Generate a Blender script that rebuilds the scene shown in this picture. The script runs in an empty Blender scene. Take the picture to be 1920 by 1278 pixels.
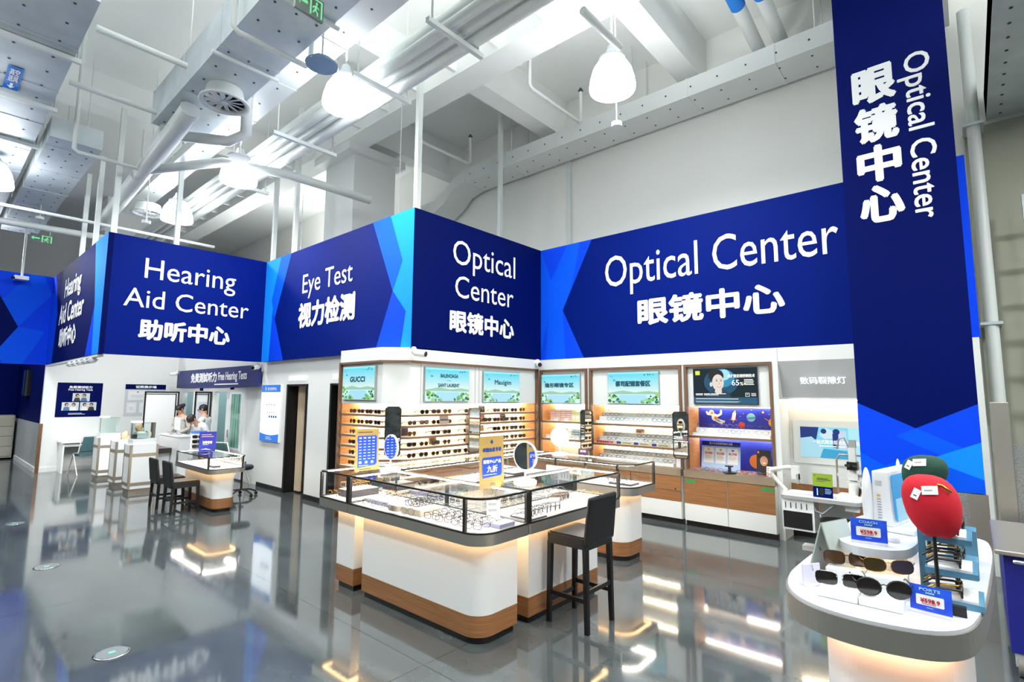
import bpy, bmesh, math, random
from mathutils import Vector, Matrix
random.seed(7)
S = bpy.context.scene
C = S.collection
PI = math.pi
# ---------------------------------------------------------------- camera
cam_d = bpy.data.cameras.new('camera'); cam = bpy.data.objects.new('camera', cam_d); C.objects.link(cam)
cam_d.sensor_width = 36.0; cam_d.lens = 975.6/1920*36; cam_d.clip_end = 200; cam_d.clip_start = 0.05
_y, _p, _r = math.radians(41.2768), math.radians(6.1098), math.radians(0.3471)
fw = Vector((-math.sin(_y), math.cos(_y), 0)); rt = Vector((math.cos(_y), math.sin(_y), 0)); up = Vector((0, 0, 1))
f2 = fw*math.cos(_p)+up*math.sin(_p); u2 = -fw*math.sin(_p)+up*math.cos(_p)
r3 = rt*math.cos(_r)+u2*math.sin(_r); u3 = -rt*math.sin(_r)+u2*math.cos(_r)
mw = Matrix((r3, u3, -f2)).transposed().to_4x4(); mw.translation = (0, 0, 1.65)
cam.matrix_world = mw
S.camera = cam
# ---------------------------------------------------------------- colour management, world
S.view_settings.view_transform = 'Standard'; S.view_settings.look = 'None'
S.view_settings.exposure = 0.0; S.view_settings.gamma = 1.0; S.view_settings.use_curve_mapping = False
W = bpy.data.worlds.new('ambient_fill'); S.world = W; W.use_nodes = True
W.node_tree.nodes['Background'].inputs[0].default_value = (0.92, 0.96, 0.95, 1)
W.node_tree.nodes['Background'].inputs[1].default_value = 0.42  # even ambient fill entering through the open sides of the hall
S.cycles.max_bounces = 8; S.cycles.diffuse_bounces = 4; S.cycles.glossy_bounces = 4
S.cycles.transparent_max_bounces = 16; S.cycles.transmission_bounces = 4
S.cycles.caustics_reflective = False; S.cycles.caustics_refractive = False
S.cycles.sample_clamp_indirect = 6.0
# ---------------------------------------------------------------- lamps of the hall (light of the visible high-bay lamps, plus unseen fill lamps)
LAMPS_SEEN = [(-5.5, 3.15, 5.12), (-2.85, 4.96, 5.12), (-8.25, 3.0, 4.88), (-10.95, 2.95, 4.86), (-11.2, 0.5, 4.84)]
LAMPS_FILL = [(-8.3, -0.6, 4.8), (-5.4, -0.6, 5.0), (-2.6, -0.6, 5.0), (0.9, -1.6, 5.0), (2.0, 2.6, 5.0), (3.2, 1.0, 5.0), (3.0, 5.0, 5.0), (-15.5, 0.5, 4.8), (-14.0, -3.0, 5.0), (-13.5, 6.6, 4.4)]  # second list: unseen lamps added to brighten hall and ceiling
def lamp_light(p, w, UP):
    l = bpy.data.lights.new('highbay_light', 'AREA'); l.shape = 'DISK'; l.size = 0.4; l.energy = w; l.color = (0.97, 1.0, 0.98); l.spread = math.radians(172)
    o = bpy.data.objects.new('highbay_light', l); o.location = (p[0], p[1], p[2]-0.03); C.objects.link(o)
    l2 = l.copy(); l2.size = .7; l2.energy = w*UP; o = bpy.data.objects.new('highbay_uplight', l2); o.location = (p[0], p[1], p[2]+0.62); o.rotation_euler = (PI, 0, 0); C.objects.link(o)
for p in LAMPS_SEEN: lamp_light(p, 80 if p[0] < -6.5 else 115 if p[1] > 4 else 100, .5 if p[1] > 4 else .1)
for p in LAMPS_FILL: lamp_light(p, *((170, 1.6) if p[1] == 5.0 and p[0] > 0 else (100, .7) if p[0] < -12 else (74, 2.6) if p[0] < -4 else (46, 5.0)))  # out-of-view lamps get outsized uplights that fill the ceiling
# ---------------------------------------------------------------- materials
def lin(h):
    h = h.lstrip('#'); v = [int(h[i:i+2], 16)/255 for i in (0, 2, 4)]
    return tuple(c/12.92 if c <= .04045 else ((c+.055)/1.055)**2.4 for c in v)+(1,)
MATS = {}
def mat(n, h='#ffffff', rough=.5, metal=0., emit=0., spec=.5, coat=0.):
    if n in MATS: return MATS[n]
    m = bpy.data.materials.new(n); m.use_nodes = True; b = m.node_tree.nodes['Principled BSDF']; c = lin(h)
    b.inputs['Base Color'].default_value = c; b.inputs['Roughness'].default_value = rough; b.inputs['Metallic'].default_value = metal
    b.inputs['Specular IOR Level'].default_value = spec; b.inputs['Coat Weight'].default_value = coat
    if emit: b.inputs['Base Color'].default_value = (c[0]*.15, c[1]*.15, c[2]*.15, 1); b.inputs['Emission Color'].default_value = c; b.inputs['Emission Strength'].default_value = emit
    m.diffuse_color = c; MATS[n] = m; return m
def nodes(m): return m.node_tree.nodes, m.node_tree.links, m.node_tree.nodes['Principled BSDF']
def glass_mat(n, tint, refl=1.0):
    m = bpy.data.materials.new(n); m.use_nodes = True; N = m.node_tree.nodes; L = m.node_tree.links; N.clear()
    o = N.new('ShaderNodeOutputMaterial'); t = N.new('ShaderNodeBsdfTransparent'); g = N.new('ShaderNodeBsdfGlossy'); x = N.new('ShaderNodeMixShader'); f = N.new('ShaderNodeFresnel')
    t.inputs[0].default_value = tint; g.inputs['Roughness'].default_value = 0.02; f.inputs[0].default_value = 1.35*refl
    L.new(f.outputs[0], x.inputs[0]); L.new(t.outputs[0], x.inputs[1]); L.new(g.outputs[0], x.inputs[2]); L.new(x.outputs[0], o.inputs[0])
    MATS[n] = m; return m
def noisy(m, c1, c2, scale=(1, 1, 1), nscale=4, detail=6, rough=None, bump=0):
    N, L, b = nodes(m); tc = N.new('ShaderNodeTexCoord'); mp = N.new('ShaderNodeMapping'); nz = N.new('ShaderNodeTexNoise'); cr = N.new('ShaderNodeValToRGB')
    mp.inputs['Scale'].default_value = scale; nz.inputs['Scale'].default_value = nscale; nz.inputs['Detail'].default_value = detail
    cr.color_ramp.elements[0].color = lin(c1); cr.color_ramp.elements[1].color = lin(c2); cr.color_ramp.elements[0].position = .3; cr.color_ramp.elements[1].position = .7
    L.new(tc.outputs['Object'], mp.inputs[0]); L.new(mp.outputs[0], nz.inputs[0]); L.new(nz.outputs[0], cr.inputs[0]); L.new(cr.outputs[0], b.inputs['Base Color'])
    if rough:
        mr = N.new('ShaderNodeMapRange'); mr.inputs[3].default_value, mr.inputs[4].default_value = rough; L.new(nz.outputs[0], mr.inputs[0]); L.new(mr.outputs[0], b.inputs['Roughness'])
    if bump:
        bp = N.new('ShaderNodeBump'); bp.inputs['Strength'].default_value = bump; L.new(nz.outputs[0], bp.inputs['Height']); L.new(bp.outputs[0], b.inputs['Normal'])
    return m
white = mat('white_paint', '#e4e6e4', .45)
wallw = mat('wall_white', '#ebebe6', .55)
ceilw = noisy(mat('ceiling_white', '#eef1ee', .8), '#e9ecea', '#f2f4f2', (1, 1, 1), .6)
gloss = mat('gloss_white', '#eceeee', .25)
warmw = mat('warm_white', '#f3ece0', .5)
wood = noisy(mat('oak_wood', '#8c5c34', .42), '#7d5330', '#9a6a42', (1.2, 1.2, 30), 3, 5)
woodl = noisy(mat('honey_wood', '#c98f55', .45), '#bd8248', '#d49c62', (1.2, 1.2, 30), 3, 5)
brown = mat('brown_trim', '#6b4e3a', .45)
shelfb = mat('shelf_brown', '#7a5c44', .5)
steel = mat('brushed_steel', '#b3aea5', .42, .9)
dsteel = mat('dark_steel', '#55524e', .3, 1.)
chrome = mat('chrome', '#d8d8d8', .12, 1.)
galv = noisy(mat('galvanised', '#c3ccd0', .5, .35), '#b9c2c7', '#cdd5d8', (1, 1, 1), 3)
pipew = mat('pipe_white', '#d9dedc', .4)
black = mat('black', '#0c0c0d', .4)
frameb = mat('black_frame', '#1a1817', .35)
leather = noisy(mat('black_leather', '#0d0d0f', .48), '#09090a', '#131315', (1, 1, 1), 60, 4, None, .15)
bwood = mat('black_wood', '#0b0a0a', .35)
navy = mat('sign_navy', '#001668', .6, spec=.05)
navyd = mat('banner_navy', '#000d50', .6, spec=.05)
blue1 = mat('sign_blue', '#0a42e0', .6, spec=.06)
blue2 = mat('sign_sky', '#1688fa', .6, spec=.06)
blue3 = mat('sign_mid', '#0a55ea', .6, spec=.06)
inkw = mat('lettering_white', '#f4f5f8', .5)
glow = mat('letter_glow', '#eef4ff', .5, emit=1.3)
ledw = mat('led_warm', '#ffebcd', .5, emit=55.0)
ledu = mat('led_under', '#ffca8c', .5, emit=15.0); ledp = mat('led_peach', '#ffbd8e', .5, emit=34.0)
ledc = mat('led_white', '#fff3e6', .5, emit=60.0)
lampm = mat('lamp_shade_glow', '#f6fbff', .4, emit=24)
glass = glass_mat('clear_glass', (.965, .98, .975, 1))
glassg = glass_mat('green_edge_glass', (.86, .95, .93, 1))
acryl = glass_mat('acrylic', (.93, .94, .97, 1))
mirror = mat('mirror_glass', '#e8ecec', .015, 1.)
darklens = mat('dark_lens', '#17110e', .08, 0, spec=.8)
brownlens = mat('brown_lens', '#4a3320', .08, 0, spec=.8)
red = mat('cap_red', '#b5001c', .85)
green = mat('cap_green', '#06382a', .85)
gold = mat('gold_card', '#c9a557', .4)
greyg = mat('grey_green', '#5f7d80', .6)
dgrey = mat('dark_grey', '#33363a', .5)
grey = mat('mid_grey', '#9b9d9c', .5)
# ---------------------------------------------------------------- mesh collector
class MB:
    def __init__(s): s.v = []; s.f = []; s.m = []; s.sm = []; s.mats = []
    def mi(s, m):
        if m not in s.mats: s.mats.append(m)
        return s.mats.index(m)
    def add(s, vs, fs, m, smooth=False):
        k = len(s.v); i = s.mi(m); s.v += [tuple(v) for v in vs]
        for f in fs: s.f.append([k+a for a in f]); s.m.append(i); s.sm.append(smooth)
        return s
    def box(s, a, b, m):
        x0, y0, z0 = a; x1, y1, z1 = b
        vs = [(x, y, z) for z in (z0, z1) for x, y in ((x0, y0), (x1, y0), (x1, y1), (x0, y1))]
        return s.add(vs, [(3, 2, 1, 0), (4, 5, 6, 7), (0, 1, 5, 4), (1, 2, 6, 5), (2, 3, 7, 6), (3, 0, 4, 7)], m)
    def bbox(s, a, b, m, r=.01, n=3):
        # box with rounded vertical edges
        return s.prism(rrect(a[0], a[1], b[0], b[1], r, n), a[2], b[2], m)
    def prism(s, poly, z0, z1, m, smooth=False):
        n = len(poly); vs = [(x, y, z0) for x, y in poly]+[(x, y, z1) for x, y in poly]
        s.add(vs, [tuple(range(n-1, -1, -1)), tuple(range(n, 2*n))], m)
        return s.add(vs, [(i, (i+1) % n, n+(i+1) % n, n+i) for i in range(n)], m, smooth)
    def wall(s, path, z0, z1, m, smooth=False):
        n = len(path); vs = [(x, y, z0) for x, y in path]+[(x, y, z1) for x, y in path]
        return s.add(vs, [(i, i+1, n+i+1, n+i) for i in range(n-1)], m, smooth)
    def cyl(s, a, b, r, m, n=12, r2=None, cap=True):
        a = Vector(a); b = Vector(b); d = (b-a).normalized(); t = Vector((0, 0, 1)) if abs(d.z) < .9 else Vector((1, 0, 0))
        u = d.cross(t).normalized(); w = d.cross(u); r2 = r if r2 is None else r2; vs = []
        for c, q in ((a, r), (b, r2)):
            for i in range(n): vs.append(c+(u*math.cos(2*PI*i/n)+w*math.sin(2*PI*i/n))*q)
        s.add(vs, [(i, n+i, n+(i+1) % n, (i+1) % n) for i in range(n)], m, True)
        if cap: s.add(vs, [tuple(range(n)), tuple(range(2*n-1, n-1, -1))], m)
        return s
    def tube(s, path, r, m, n=8, closed=False):
        P = [Vector(p) for p in path]; k = len(P); vs = []; fs = []; u = None
        for i, p in enumerate(P):
            if closed: d = (P[(i+1) % k]-P[i-1]).normalized()
            else: d = (P[min(i+1, k-1)]-P[max(i-1, 0)]).normalized()
            if u is None: t = Vector((0, 0, 1)) if abs(d.z) < .9 else Vector((1, 0, 0)); u = d.cross(t).normalized()
            u = (u-d*u.dot(d)).normalized(); w = d.cross(u); rr = r[i] if isinstance(r, (list, tuple)) else r
            for j in range(n): vs.append(p+(u*math.cos(2*PI*j/n)+w*math.sin(2*PI*j/n))*rr)
        for i in range(k if closed else k-1):
            a = i*n; b = ((i+1) % k)*n
            for j in range(n): fs.append((a+j, a+(j+1) % n, b+(j+1) % n, b+j))
        s.add(vs, fs, m, True)
        if not closed: s.add(vs, [tuple(range(n-1, -1, -1)), tuple(range((k-1)*n, k*n))], m)
        return s
    def lathe(s, prof, c, m, n=24, cap=True):
        cx, cy, cz = c; k = len(prof); vs = [(cx+r*math.cos(2*PI*j/n), cy+r*math.sin(2*PI*j/n), cz+z) for r, z in prof for j in range(n)]
        s.add(vs, [(i*n+j, i*n+(j+1) % n, (i+1)*n+(j+1) % n, (i+1)*n+j) for i in range(k-1) for j in range(n)], m, True)
        if cap: s.add(vs, [tuple(range(n-1, -1, -1)), tuple(range((k-1)*n, k*n))], m)
        return s
    def ball(s, c, r, m, n=14, k=8):
        rx, ry, rz = (r, r, r) if not isinstance(r, (tuple, list)) else r; vs = [(c[0], c[1], c[2]-rz)]
        for i in range(1, k):
            a = -PI/2+PI*i/k
            vs += [(c[0]+rx*math.cos(a)*math.cos(2*PI*j/n), c[1]+ry*math.cos(a)*math.sin(2*PI*j/n), c[2]+rz*math.sin(a)) for j in range(n)]
        vs.append((c[0], c[1], c[2]+rz)); t = len(vs)-1
        fs = [(0, 1+(j+1) % n, 1+j) for j in range(n)]+[(t, 1+(k-2)*n+j, 1+(k-2)*n+(j+1) % n) for j in range(n)]
        for i in range(k-2):
            for j in range(n): fs.append((1+i*n+j, 1+i*n+(j+1) % n, 1+(i+1)*n+(j+1) % n, 1+(i+1)*n+j))
        return s.add(vs, fs, m, True)
    def poly(s, pts, m): return s.add(pts, [tuple(range(len(pts)))], m)
    def xf(s, M, k=0):
        M = M if isinstance(M, Matrix) else Matrix(M)
        for i in range(k, len(s.v)): s.v[i] = tuple(M @ Vector(s.v[i]))
        return s
    def build(s, name, parent=None, bevel=0, loc=None):
        me = bpy.data.meshes.new(name); me.from_pydata(s.v, [], s.f)
        for m in s.mats: me.materials.append(m)
        me.polygons.foreach_set('material_index', s.m); me.polygons.foreach_set('use_smooth', s.sm); me.update()
        o = bpy.data.objects.new(name, me); C.objects.link(o)
        if parent: o.parent = parent
        if loc: o.location = loc
        if bevel:
            b = o.modifiers.new('edge', 'BEVEL'); b.width = bevel; b.segments = 2; b.limit_method = 'ANGLE'; b.angle_limit = math.radians(50)
        return o
def rrect(x0, y0, x1, y1, r, n=4):
    r = r if isinstance(r, (list, tuple)) else (r,)*4; out = []
    for (cx, cy, a, q) in ((x0+r[0], y0+r[0], PI, r[0]), (x1-r[1], y0+r[1], 1.5*PI, r[1]), (x1-r[2], y1-r[2], 0, r[2]), (x0+r[3], y1-r[3], .5*PI, r[3])):
        if q < 1e-5: out.append((cx, cy)); continue
        for i in range(n+1): out.append((cx+q*math.cos(a+PI/2*i/n), cy+q*math.sin(a+PI/2*i/n)))
    return out
def tag(o, label, cat, group=None):
    o['label'] = label; o['category'] = cat
    if group: o['group'] = group
    return o
def thing(name, label, cat, loc=(0, 0, 0), rz=0, group=None):
    o = bpy.data.objects.new(name, None); o.empty_display_size = .1; C.objects.link(o); o.location = loc; o.rotation_euler = (0, 0, rz)
    return tag(o, label, cat, group)
def wb_(m, name, parent, bevel=0): return m.build(name, parent, bevel, tuple(-parent.location))
def struct(o): o['kind'] = 'structure'; return o
def dup(root, loc, rz, label=None, group=None):
    r = root.copy(); C.objects.link(r); r.location = loc; r.rotation_euler = (0, 0, rz)
    if label: r['label'] = label
    if group: r['group'] = group
    for ch in list(root.children):
        c = ch.copy(); C.objects.link(c); c.parent = r
        for g in ch.children:
            d = g.copy(); C.objects.link(d); d.parent = c
    return r
class F:
    """a face to print on: origin, right, up"""
    def __init__(s, o, u, v): s.o = Vector(o); s.u = Vector(u).normalized(); s.v = Vector(v).normalized(); s.n = s.u.cross(s.v)
    def p(s, a, b, lift=0): return s.o+s.u*a+s.v*b+s.n*lift
def rect2(mb, fr, a0, b0, a1, b1, m, lift=.002): mb.poly([fr.p(a0, b0, lift), fr.p(a1, b0, lift), fr.p(a1, b1, lift), fr.p(a0, b1, lift)], m)
def poly2(mb, fr, pts, m, lift=.002): mb.poly([fr.p(a, b, lift) for a, b in pts], m)
def disc2(mb, fr, a, b, ra, rb, m, lift=.002, n=20, t0=0, t1=2*PI): mb.poly([fr.p(a+ra*math.cos(t0+(t1-t0)*i/n), b+rb*math.sin(t0+(t1-t0)*i/n), lift) for i in range(n)], m)
_TXT = {}
def glyphs(txt, space=1.0):
    if (txt, space) in _TXT: return _TXT[(txt, space)]
    cu = bpy.data.curves.new('txt', 'FONT'); cu.body = txt; cu.resolution_u = 3; cu.space_character = space
    o = bpy.data.objects.new('txt', cu); C.objects.link(o); dg = bpy.context.evaluated_depsgraph_get(); ev = o.evaluated_get(dg); me = ev.to_mesh()
    vs = [(v.co.x, v.co.y) for v in me.vertices]; fs = [tuple(p.vertices) for p in me.polygons]; ev.to_mesh_clear(); bpy.data.objects.remove(o); bpy.data.curves.remove(cu)
    xs = [v[0] for v in vs]; ys = [v[1] for v in vs]; x0, x1, y0, y1 = min(xs), max(xs), min(ys), max(ys)
    _TXT[(txt, space)] = ([((x-x0)/(x1-x0), (y-y0)/(y1-y0)) for x, y in vs], fs, (x1-x0)/(y1-y0)); return _TXT[(txt, space)]
def text(mb, fr, txt, a, b, w, h, m, bold=0., lift=.004, space=1.0):
    """letters fitted into the box a, b, w, h of the face"""
    vs, fs, asp = glyphs(txt, space)
    if w is None: w = h*asp
    if h is None: h = w/asp
    off = [(0, 0)] if not bold else [(bold*math.cos(t*PI/3), bold*math.sin(t*PI/3)) for t in range(6)]+[(0, 0)]
    for q, (dx, dy) in enumerate(off): mb.add([fr.p(a+x*w+dx, b+y*h+dy, lift+q*.0004) for x, y in vs], fs, m)
def lines2(mb, fr, a, b, w, n, dy, th, m, lift=.003, seed=1):
    rr = random.Random(seed)
    for i in range(n): rect2(mb, fr, a, b-i*dy, a+w*rr.uniform(.75, 1), b-i*dy+th, m, lift)
ORD = 'first second third fourth fifth sixth seventh eighth ninth tenth eleventh twelfth thirteenth fourteenth fifteenth sixteenth seventeenth eighteenth nineteenth twentieth'.split()
st = lambda m, n: struct(m.build(n))
# ================================================================ SETTING
fl = mat('polished_concrete', '#6b7173', .1)
N, L, b = nodes(fl)
tc = N.new('ShaderNodeTexCoord'); nz = N.new('ShaderNodeTexNoise'); nz.inputs['Scale'].default_value = .9; nz.inputs['Detail'].default_value = 9; nz.inputs['Roughness'].default_value = .62
mpf = N.new('ShaderNodeMapping'); mpf.inputs['Scale'].default_value = (1, 2.2, 1)
cr = N.new('ShaderNodeValToRGB'); cr.color_ramp.elements[0].position = .3; cr.color_ramp.elements[0].color = lin('#363b3d'); cr.color_ramp.elements[1].position = .72; cr.color_ramp.elements[1].color = lin('#565e60')
L.new(tc.outputs['Object'], mpf.inputs[0]); L.new(mpf.outputs[0], nz.inputs[0]); L.new(nz.outputs[0], cr.inputs[0])
sx = N.new('ShaderNodeSeparateXYZ'); L.new(tc.outputs['Object'], sx.inputs[0])
def joint(axis, vals):
    prev = None
    for v in vals:
        a = N.new('ShaderNodeMath'); a.operation = 'COMPARE'; a.inputs[1].default_value = v; a.inputs[2].default_value = .0045; L.new(sx.outputs[axis], a.inputs[0])
        if prev is None: prev = a
        else:
            q = N.new('ShaderNodeMath'); q.operation = 'MAXIMUM'; L.new(prev.outputs[0], q.inputs[0]); L.new(a.outputs[0], q.inputs[1]); prev = q
    return prev
j1 = joint('X', (-13.9, -11.1, -8.3, -5.5, -2.65, .2)); j2 = joint('Y', (-.6, 2.21, 5.02)); jm = N.new('ShaderNodeMath'); jm.operation = 'MAXIMUM'
L.new(j1.outputs[0], jm.inputs[0]); L.new(j2.outputs[0], jm.inputs[1]); mx = N.new('ShaderNodeMixRGB'); mx.inputs[2].default_value = lin('#2c2c2b')
L.new(jm.outputs[0], mx.inputs[0]); L.new(cr.outputs[0], mx.inputs[1]); L.new(mx.outputs[0], b.inputs['Base Color'])
mr = N.new('ShaderNodeMapRange'); mr.inputs[1].default_value = .3; mr.inputs[2].default_value = .7; mr.inputs[3].default_value = .045; mr.inputs[4].default_value = .1; L.new(nz.outputs[0], mr.inputs[0]); L.new(mr.outputs[0], b.inputs['Roughness'])
b.inputs['IOR'].default_value = 1.95; b.inputs['Specular IOR Level'].default_value = .5
struct(MB().box((-27, -9, -.1), (7, 11, 0), fl).build('floor'))
CZ = 7.35
struct(MB().box((-27, -9, CZ), (7, 11, CZ+.1), ceilw).build('ceiling'))
struct(MB().box((-27, 7.9, 0), (7, 8.0, CZ), wallw).build('wall_back'))
st(MB().box((.14, 7.87, 0), (7, 7.9, 4.8), mat('wall_shade_tone', '#a3a493', .7)), 'wall_back_shaded')  # shade on the back wall, painted as a darker panel
far_m = noisy(mat('store_far_side', '#4c5354', .8), '#2c3133', '#6b7270', (1, 1, 2.5), 1.6, 3)
struct(MB().box((-24, -9, 0), (7, -8.9, 3.2), far_m).build('wall_front')); struct(MB().box((6.9, -8.9, 0), (7, 7.9, 3.2), far_m).build('wall_right'))
struct(MB().box((-24.1, -9, 0), (-24, 7.9, CZ), wallw).build('wall_far'))
# booth fronts: eye test wall with two doorways, hearing booths with two doorways
wb = MB()
for x0, x1, z0, z1 in ((-9.95, -8.94, 0, 2.3), (-8.94, -8.2, 1.84, 2.3), (-8.2, -7.5, 0, 2.3), (-7.5, -6.7, 1.84, 2.3), (-6.7, -6.64, 0, 2.3)): wb.box((x0, 4.26, z0), (x1, 4.36, z1), white)
for x in (-9.95, -8.06, -5.9): wb.box((x, 4.36, 0), (x+.1, 6.4, 2.3), white)
wb.box((-9.95, 6.4, 0), (-5.8, 6.5, 2.3), white); wb.box((-9.95, 4.26, 2.3), (-5.75, 7.3, 2.36), white)
struct(wb.build('wall_booth'))
wh = MB()
for x0, x1, z0, z1 in ((-14.9, -14.45, 0, 3.4), (-14.45, -13.7, 1.72, 3.4), (-13.7, -12.4, 0, 3.4), (-12.4, -11.7, 1.72, 3.4), (-11.7, -9.95, 0, 3.4)): wh.box((x0, 4.3, z0), (x1, 4.4, z1), white)
for x in (-15, -13.1, -11.66): wh.box((x, 4.4, 0), (x+.08, 5.6, 2.3), mat('booth_teal', '#bcd5d6', .6))
wh.box((-15, 5.6, 0), (-9.95, 5.7, 2.3), mat('booth_teal')); wh.box((-15, 4.39, 2.3), (-9.95, 5.7, 2.36), white)
struct(wh.build('wall_hearing'))
struct(MB().box((-15.0, 1.8, 0), (-14.9, 4.4, 3.4), white).build('wall_left'))
ws = MB(); ws.box((-19.3, 1.8, 1.02), (-15.0, 1.9, 3.0), navyd).box((-19.3, 1.8, 0), (-15.0, 1.9, 1.02), mat('panel_grey', '#aeb4b6', .5))
ws.box((-19.4, -4, 0), (-19.3, 1.9, 3.0), navyd); struct(ws.build('wall_side'))
struct(MB().box((-14.9, 1.78, 0), (-14.86, 1.84, 1.02), mat('copper_edge', '#7a5b45', .35, .6)).build('trim_1'))
bs = MB(); bs.box((-18.4, 1.775, 0), (-14.9, 1.8, .1), white); bs.box((-14.9, 1.8, 0), (-14.875, 4.3, .1), white); struct(bs.build('baseboard_left'))
bb = MB()
for x0, x1 in ((-9.95, -8.94), (-8.2, -7.5)): bb.box((x0, 4.245, 0), (x1, 4.262, .075), black)
struct(bb.build('baseboard_booth'))
for i, (x0, x1) in enumerate(((-8.94, -8.2), (-7.5, -6.75))):
    d = MB(); d.box((x0, 4.25, 0), (x0+.05, 4.55, 1.84), black).box((x1-.03, 4.255, 0), (x1, 4.4, 1.84), black).box((x0, 4.255, 1.81), (x1, 4.4, 1.84), black)
    struct(d.build('door_%d' % (i+1)))
# upper structure of the hall
bm_ = MB().box((-24, 4.95, 6.45), (7, 5.4, CZ), ceilw)
for i in range(26): bm_.box((-20+.85*i, 4.78, 6.5), (-19.94+.85*i, 4.95, CZ), ceilw)
st(bm_, 'beam')
for x in (-8.7, -5.72, -3.0, -.2): st(MB().box((x-.17, 5.4, 6.62), (x+.17, 7.9, CZ), ceilw), 'beam')
for x in (-11.5, -6.6, -1.7): st(MB().box((x-.2, -9, 6.75), (x+.2, 4.95, CZ), ceilw), 'beam')
st(MB().box((-9.68, 5.2, 0), (-8.63, 6.15, 6.45), white).box((-9.8, 5.0, 6.3), (-8.5, 6.3, 6.46), white), 'column')
st(MB().box((-19.4, 3.2, 0), (-18.4, 4.4, CZ), wallw), 'column')
st(MB().box((-24, 5.8, 4.1), (-10.5, 6.0, 4.35), wallw), 'beam')
# banner column with metal kick plates
bc = MB(); bc.box((-.86, 6.32, 0), (.04, 7.1, CZ), white); st(bc, 'column')
# ================================================================ SIGN BAND
ZB, ZT = 2.26, 4.14
def sign(name, label, fr, w, h, base, polys, texts, th=.07):
    t = thing(name, label, 'sign', tuple(fr.o))
    o = fr.o.copy(); g = F((0, 0, 0), fr.u, fr.v); m = MB()
    c = [g.p(a, b, l) for l in (-th, 0) for a, b in ((0, 0), (w, 0), (w, h), (0, h))]
    m.add(c, [(3, 2, 1, 0), (0, 1, 5, 4), (1, 2, 6, 5), (2, 3, 7, 6), (3, 0, 4, 7), (4, 5, 6, 7)], base)
    for i, (pts, mm) in enumerate(polys): poly2(m, g, pts, mm, .001+.0007*i)
    m.build('panel', t)
    for i, (tx, a, bb, ww, hh, bo) in enumerate(texts):
        q = MB(); text(q, g, tx, a, bb, ww, hh, inkw, bo, .006); q.build('lettering', t)
    return t
H_ = ZT-ZB
# large optical sign on the back run (facing -Y)
x0 = -5.38
sign('wall_sign', 'wide blue Optical Center sign above the eyeglass cabinets, with one line of English', F((x0, 6.87, ZB), (1, 0, 0), (0, 0, 1)), 5.49, H_, navy,
     [([(0, 0), (.855, 0), (.45, .8), (1.02, H_), (0, H_)], blue1), ([(.1, 0), (.5, 0), (.45, .8), (.2, 1.32)], blue3), ([(.45, .8), (.2, 1.3), (.55, H_), (.8, H_), (.62, 1.15)], blue3), ([(0, .1), (.27, 1.2), (0, H_)], blue3),
      ([(5.0, 0), (5.49, 0), (5.49, H_), (4.9, H_)], blue1)],
     [('Optical Center', -4.121-x0, 3.17-ZB, 3.095, .63, .0), ('眼镜中心', -3.57-x0, 2.70-ZB, 1.935, .37, .016)])
# small optical sign (facing +X)
sign('wall_sign', 'blue Optical Center sign on three lines above the sunglasses wall, beside the bright corner', F((-5.38, 4.16, ZB), (0, 1, 0), (0, 0, 1)), 2.71, H_, navyd, [],
     [('Optical', .69, 1.15, 1.34, .47, .0), ('Center', .74, .785, 1.25, .32, .0), ('眼镜中心', .66, .295, 1.335, .30, .013)])
# eye test sign (facing -Y)
x0 = -9.81
sign('wall_sign', 'blue Eye Test sign above the two dark doorways', F((x0, 4.16, ZB), (1, 0, 0), (0, 0, 1)), 4.43, H_, navy,
     [([(0, 0), (.86, 0), (.455, .77), (.99, H_), (0, H_)], blue2), ([(.3, 0), (.86, 0), (.455, .77), (.36, .95)], blue1), ([(.455, .77), (.3, 1.1), (.6, H_), (.99, H_)], blue3),
      ([(4.43, 0), (3.63, 0), (4.0, .81), (3.475, H_), (4.43, H_)], blue2), ([(3.63, 0), (4.2, 0), (4.3, .5), (4.0, .81)], blue1), ([(4.0, .81), (3.475, H_), (3.9, H_), (4.2, 1.2)], blue3)],
     [('Eye Test', 1.455, .99, 1.53, .42, .0), ('视力检测', 1.375, .52, 1.69, .40, .018)])
# hearing aid sign (facing +X)
sign('wall_sign', 'blue Hearing Aid Center sign facing the shop, above the pedestals', F((-9.81, 1.756, ZB), (0, 1, 0), (0, 0, 1)), 2.404, H_, navy, [],
     [('Hearing', .5, 1.14, 1.375, .43, .0), ('Aid Center', .255, .765, 1.87, .30, .0), ('助听中心', .49, .268, 1.33, .31, .014)])
# side hearing sign (facing -Y)
x0 = -14.65
sign('wall_sign', 'narrow angled Hearing Aid Center sign beside the bright blue panel', F((x0, 1.756, ZB), (1, 0, 0), (0, 0, 1)), 4.84, H_, navyd,
     [([(0, 0), (.75, 0), (.9, 1.0), (.3, H_), (0, H_)], blue1), ([(4.84, 0), (3.9, 0), (4.3, .8), (3.96, H_), (4.84, H_)], blue2), ([(3.9, 0), (4.4, 0), (4.3, .8)], blue1)],
     [('Hearing', 1.55, 1.13, 1.5, .46, .012), ('Aid Center', 1.2, .74, 2.25, .37, .012), ('助听中心', 1.4, .29, 1.6, .34, .02)])
# left panel (facing +X)
sign('wall_sign', 'bright blue sign panel with a dark arrow shape and no lettering', F((-14.65, -1.2, ZB), (0, 1, 0), (0, 0, 1)), 2.956, H_, blue1,
     [([(0, 0), (2.06, 0), (2.477, .76), (1.9, H_), (0, H_)], navyd), ([(2.3, 0), (2.6, 0), (2.9, .7), (2.477, .76), (2.2, .25)], blue3), ([(2.477, .76), (2.2, 1.3), (2.6, H_), (2.8, H_), (2.956, 1.5)], blue3)], [])
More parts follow.
